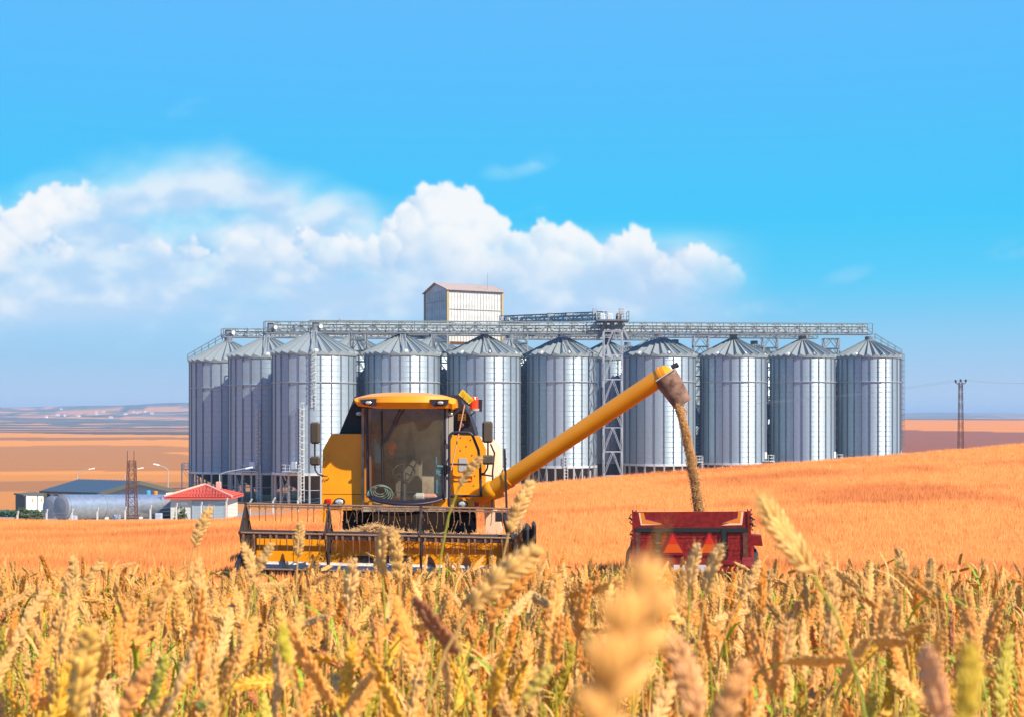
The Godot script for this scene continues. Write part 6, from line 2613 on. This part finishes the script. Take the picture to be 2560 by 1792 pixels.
func build_wheat() -> void:
	var ears := [ear_mesh(1, 6, 4), ear_mesh(2, 6, 4), ear_mesh(3, 6, 4), ear_mesh(4, 6, 4)]
	var leaves := [leaf_mesh(1), leaf_mesh(2), leaf_mesh(3)]
	var stem := MB.new()
	stem.tube(Vector3.ZERO, Vector3(0, 1, 0), 1.0, 0.8, 5, false)
	var sm := stem.mesh()
	# stalks that stand out in the photograph
	var gold := Color(0.74, 0.42, 0.12)
	var dun := Color(0.70, 0.41, 0.14)
	var pale := Color(0.80, 0.48, 0.18)
	var H := [
		["wheat ear rising alone above the stubble left of the harvester's header", 514, 1258, 484, 1366, 2.7, dun],
		["tall wheat ear leaning right across the harvester's service panel and handrail", 1193, 1130, 1148, 1215, 2.1, dun],
		["wheat ear leaning right, its tip before the auger's lower end", 1315, 1190, 1272, 1330, 2.0, dun],
		["thick wheat ear leaning right in front of the header's right end", 1332, 1338, 1176, 1522, 1.25, gold],
		["thick wheat ear leaning left, standing right of the red trailer", 1876, 1246, 2034, 1438, 1.25, gold],
		["huge blurred wheat ear closest to the lens, left of the trailer", 1606, 1396, 1472, 1880, 0.28, Color(0.84, 0.43, 0.12)],
		["large wheat ear with open spikelets at the bottom left", 206, 1548, 190, 1800, 1.05, Color(0.80, 0.47, 0.10)],
		["dark reddish brown wheat ear hanging at the picture's middle", 1050, 1480, 1142, 1640, 1.45, Color(0.36, 0.135, 0.06)],
		["pale orange wheat ear standing upright at the bottom, right of the huge one", 1716, 1560, 1738, 1800, 0.85, Color(0.80, 0.40, 0.16)],
		["pale orange wheat ear tilted right at the bottom edge", 1850, 1640, 1790, 1850, 0.75, Color(0.82, 0.40, 0.14)],
		["soft pinkish wheat ear at the bottom right", 2300, 1610, 2365, 1830, 0.7, Color(0.78, 0.40, 0.20)],
		["soft yellow green wheat ear near the bottom right corner", 2450, 1600, 2405, 1830, 0.55, Color(0.66, 0.46, 0.05)],
		["yellow green wheat ear bending over near the bottom left", 690, 1560, 722, 1662, 0.9, Color(0.66, 0.56, 0.06)],
		["straight wheat ear before the header's middle, the left of two", 944, 1312, 956, 1440, 2.2, dun],
		["straight wheat ear before the header's middle, the right of two", 984, 1322, 996, 1452, 2.3, gold],
		["small wheat ear before the header's left half", 752, 1300, 744, 1392, 2.8, dun],
		["left one of the two wheat ears crossing the trailer's gate", 1736, 1352, 1726, 1470, 2.0, pale],
		["right one of the two wheat ears crossing the trailer's gate", 1792, 1350, 1764, 1486, 1.9, dun],
		["wheat ear leaning right below the trailer's right wheel", 1912, 1404, 1850, 1500, 2.3, pale],
		["wheat ear standing upright on the right, before the orange field", 2262, 1362, 2262, 1466, 2.5, dun],
		["wheat ear with a crooked tip on the right, before the orange field", 2328, 1390, 2326, 1480, 2.6, dun],
		["upright wheat ear in the middle with a clear zigzag of grains", 872, 1390, 872, 1530, 2.1, pale],
		["thin wheat ear leaning left far to the right", 2080, 1408, 2148, 1470, 2.6, pale],
		["wheat ear tilted right at the left, before the orange field", 238, 1396, 206, 1480, 2.7, dun],
		["upright wheat ear at the left, before the orange field", 188, 1384, 184, 1478, 2.8, dun],
		["forked pair's left ear before the header's left end", 622, 1350, 634, 1460, 2.3, dun],
		["forked pair's right ear before the header's left end", 670, 1348, 638, 1440, 2.3, dun],
		["orange wheat ear leaning right at the lower left", 372, 1650, 300, 1800, 1.2, Color(0.80, 0.36, 0.10)],
		["greenish wheat ear at the lower left, above the bottom edge", 425, 1640, 372, 1770, 1.4, Color(0.55, 0.46, 0.06)],
		["greenish wheat ear left of the huge blurred one", 1362, 1650, 1310, 1760, 1.3, Color(0.62, 0.47, 0.10)]]
	var i := 0
	for h: Array in H:
		hero(h[0], Vector2(h[1], h[2]), Vector2(h[3], h[4]), h[5], h[6], "wheat_%d" % i, 20 + i, Color(0.36, 0.36, 0.04) if i % 3 == 1 else Color(0.62, 0.38, 0.11), 8 if h[5] < 0.3 else 19, 1.75 if h[5] < 0.3 else 1.15)
		i += 1
	# a crowd: the nearest stand as single stalks, the rest as one field
	var count := 9500
	var list := []
	for k in count:
		var d := sqrt(rng.randf_range(2.2, 72.0))
		var x := rng.randf_range(-0.45, 0.45) * d + rng.randf_range(-0.3, 0.3)
		var line := EYE - 0.1166 * d
		var low := 0.02 + minf(0.112 * d, 0.45) * pow(rng.randf(), 1.1) + rng.randfn(0.0, 0.016)
		if d > 3.5:
			low += -0.004 * d + clampf(rng.randfn(0.0, 0.006 * (d - 1.0)), -0.05, 0.05)
		elif d < 1.9:
			low += 0.04
		low += 0.022 * minf(d, 4.0) * wob2.get_noise_2d(x * 9.0, d * 3.0) - (rng.randf_range(0.01, 0.05) if rng.randf() < 0.06 else 0.0)
		list.append([d, x, line - low + (0.02 if rng.randf() < 0.05 else 0.0), low])
	list.sort_custom(func(p, q): return p[0] < q[0])
	var xf := [[], [], [], []]
	var xc := [[], [], [], []]
	var st := []
	var sc := []
	var lf := [[], [], []]
	var lc := [[], [], []]
	var near := 0
	var vari := []
	for k in 5:
		vari.append(tinted([Color(0.78, 0.42, 0.11), Color(0.84, 0.35, 0.07), Color(0.72, 0.40, 0.13), Color(0.80, 0.43, 0.04), Color(0.48, 0.37, 0.04)][k], "near_ear_%d" % k))
	var near_stem := [tinted(Color(0.36, 0.36, 0.03), "near_stem_0"), tinted(Color(0.60, 0.37, 0.11), "near_stem_1")]
	for e: Array in list:
		var d: float = e[0]
		var x: float = e[1]
		var tilt := rng.randf_range(0.02, 0.55) if rng.randf() < 0.8 else rng.randf_range(0.5, 1.5)
		var az := rng.randf() * TAU
		var up := Vector3(sin(az) * sin(tilt), cos(tilt), cos(az) * sin(tilt))
		var len := rng.randf_range(0.72, 1.15)
		var tip := Vector3(x, e[2], -d)
		var neck := tip - Vector3(up.x, maxf(up.y, 0.3), up.z) * 0.095 * len
		var foot := Vector3(x - up.x * 0.16 + rng.randf_range(-0.05, 0.05), ground(x, d), -d - up.z * 0.16)
		var fr := orient(up, rng.randf_range(-0.9, 0.9))
		var v := rng.randi() % 4
		var visible: bool = absf(x) < 0.385 * d
		if near < 230 and visible and d > 0.75:
			near += 1
			var c := rng.randi() % 5
			if e[3] < 0.08:
				c = c % 3
			var tx := 1280.0 + LENS * tip.x / d
			var ty := LEVEL + LENS * (EYE - tip.y) / d
			var hue: String = ["golden", "orange", "tan", "yellow", "greenish"][c]
			var pose := "bent over" if tilt > 1.0 else "upright" if absf(up.x) < 0.14 else "leaning left" if up.x < 0.0 else "leaning right"
			var spot: String = ["at the far left", "left of the harvester", "below the header's left half", "below the cab", "below the header's right end", "between harvester and trailer", "below the red trailer", "right of the trailer", "at the far right"][int(seg(tx, [320.0, 320.1, 600.0, 600.1, 850.0, 850.1, 1100.0, 1100.1, 1340.0, 1340.1, 1580.0, 1580.1, 1890.0, 1890.1, 2230.0, 2230.1], [0.0, 1.0, 1.0, 2.0, 2.0, 3.0, 3.0, 4.0, 4.0, 5.0, 5.0, 6.0, 6.0, 7.0, 7.0, 8.0]))]
			var level := "tip among the highest ears" if ty < 1480.0 else "tip halfway down the wheat" if ty < 1640.0 else "tip near the bottom edge"
			var o := thing("wheat_stalk", "%s %s wheat ear %s, %s" % [hue, pose, spot, level], "wheat stalk", foot, "wheat stalks in the front of the field")
			part(o, "ear", ears[v], vari[c], Transform3D(fr.scaled_local(Vector3(0.92, 1.05, 0.92) * len), neck - foot))
			part(o, "stem", stem_pipe(Vector3.ZERO, neck - foot, up, 0.0014), near_stem[rng.randi() % 2])
			if rng.randf() < 0.35:
				part(o, "leaf", leaves[rng.randi() % 3], near_stem[rng.randi() % 2], Transform3D(Basis(Vector3.UP, rng.randf() * TAU).scaled_local(Vector3.ONE * 0.8), (neck - foot) * rng.randf_range(0.5, 0.78)))
			continue
		if d < 0.75 or (d < 2.0 and rng.randf() < 0.35):
			continue
		xf[v].append(Transform3D(fr.scaled_local(Vector3(0.92, 1.05, 0.92) * len), neck))
		xc[v].append(ear_color(e[3]))
		var sb := orient(neck - foot, 0.0)
		st.append(Transform3D(sb.scaled_local(Vector3(0.0015, (neck - foot).length(), 0.0015)), foot))
		sc.append(stem_color(e[3]))
		for w in 0 if d < 1.5 else 3 if rng.randf() < 0.5 else 2:
			var q := rng.randi() % 3
			lf[q].append(Transform3D(Basis(Vector3.UP, rng.randf() * TAU).scaled_local(Vector3.ONE * rng.randf_range(0.4, 0.85)), foot.lerp(neck, rng.randf_range(0.5, 1.0))))
			lc[q].append(Color(0.24, 0.40, 0.02) if rng.randf() < 0.4 else Color(0.78, 0.43, 0.12))
	var root := Node3D.new()
	root.name = "wheat_field"
	add_child(root, true)
	tag(root, "ripe golden wheat standing densely across the front of the field", "wheat", "", "stuff")
	for k in 4:
		swarm(root, "ears", ears[k], M["wheat_skin"], xf[k], xc[k])
	swarm(root, "stems", sm, M["wheat_skin"], st, sc)
	for k in 3:
		swarm(root, "leaves", leaves[k], M["straw"], lf[k], lc[k])


func swarm(root: Node3D, called: String, mesh: Mesh, m: Material, xf: Array, cols: Array) -> void:
	var mm := MultiMesh.new()
	mm.transform_format = MultiMesh.TRANSFORM_3D
	mm.use_colors = true
	mm.mesh = mesh
	mm.instance_count = xf.size()
	for i in xf.size():
		mm.set_instance_transform(i, xf[i])
		mm.set_instance_color(i, cols[i])
	var o := MultiMeshInstance3D.new()
	o.name = called
	o.multimesh = mm
	o.material_override = m
	root.add_child(o, true)
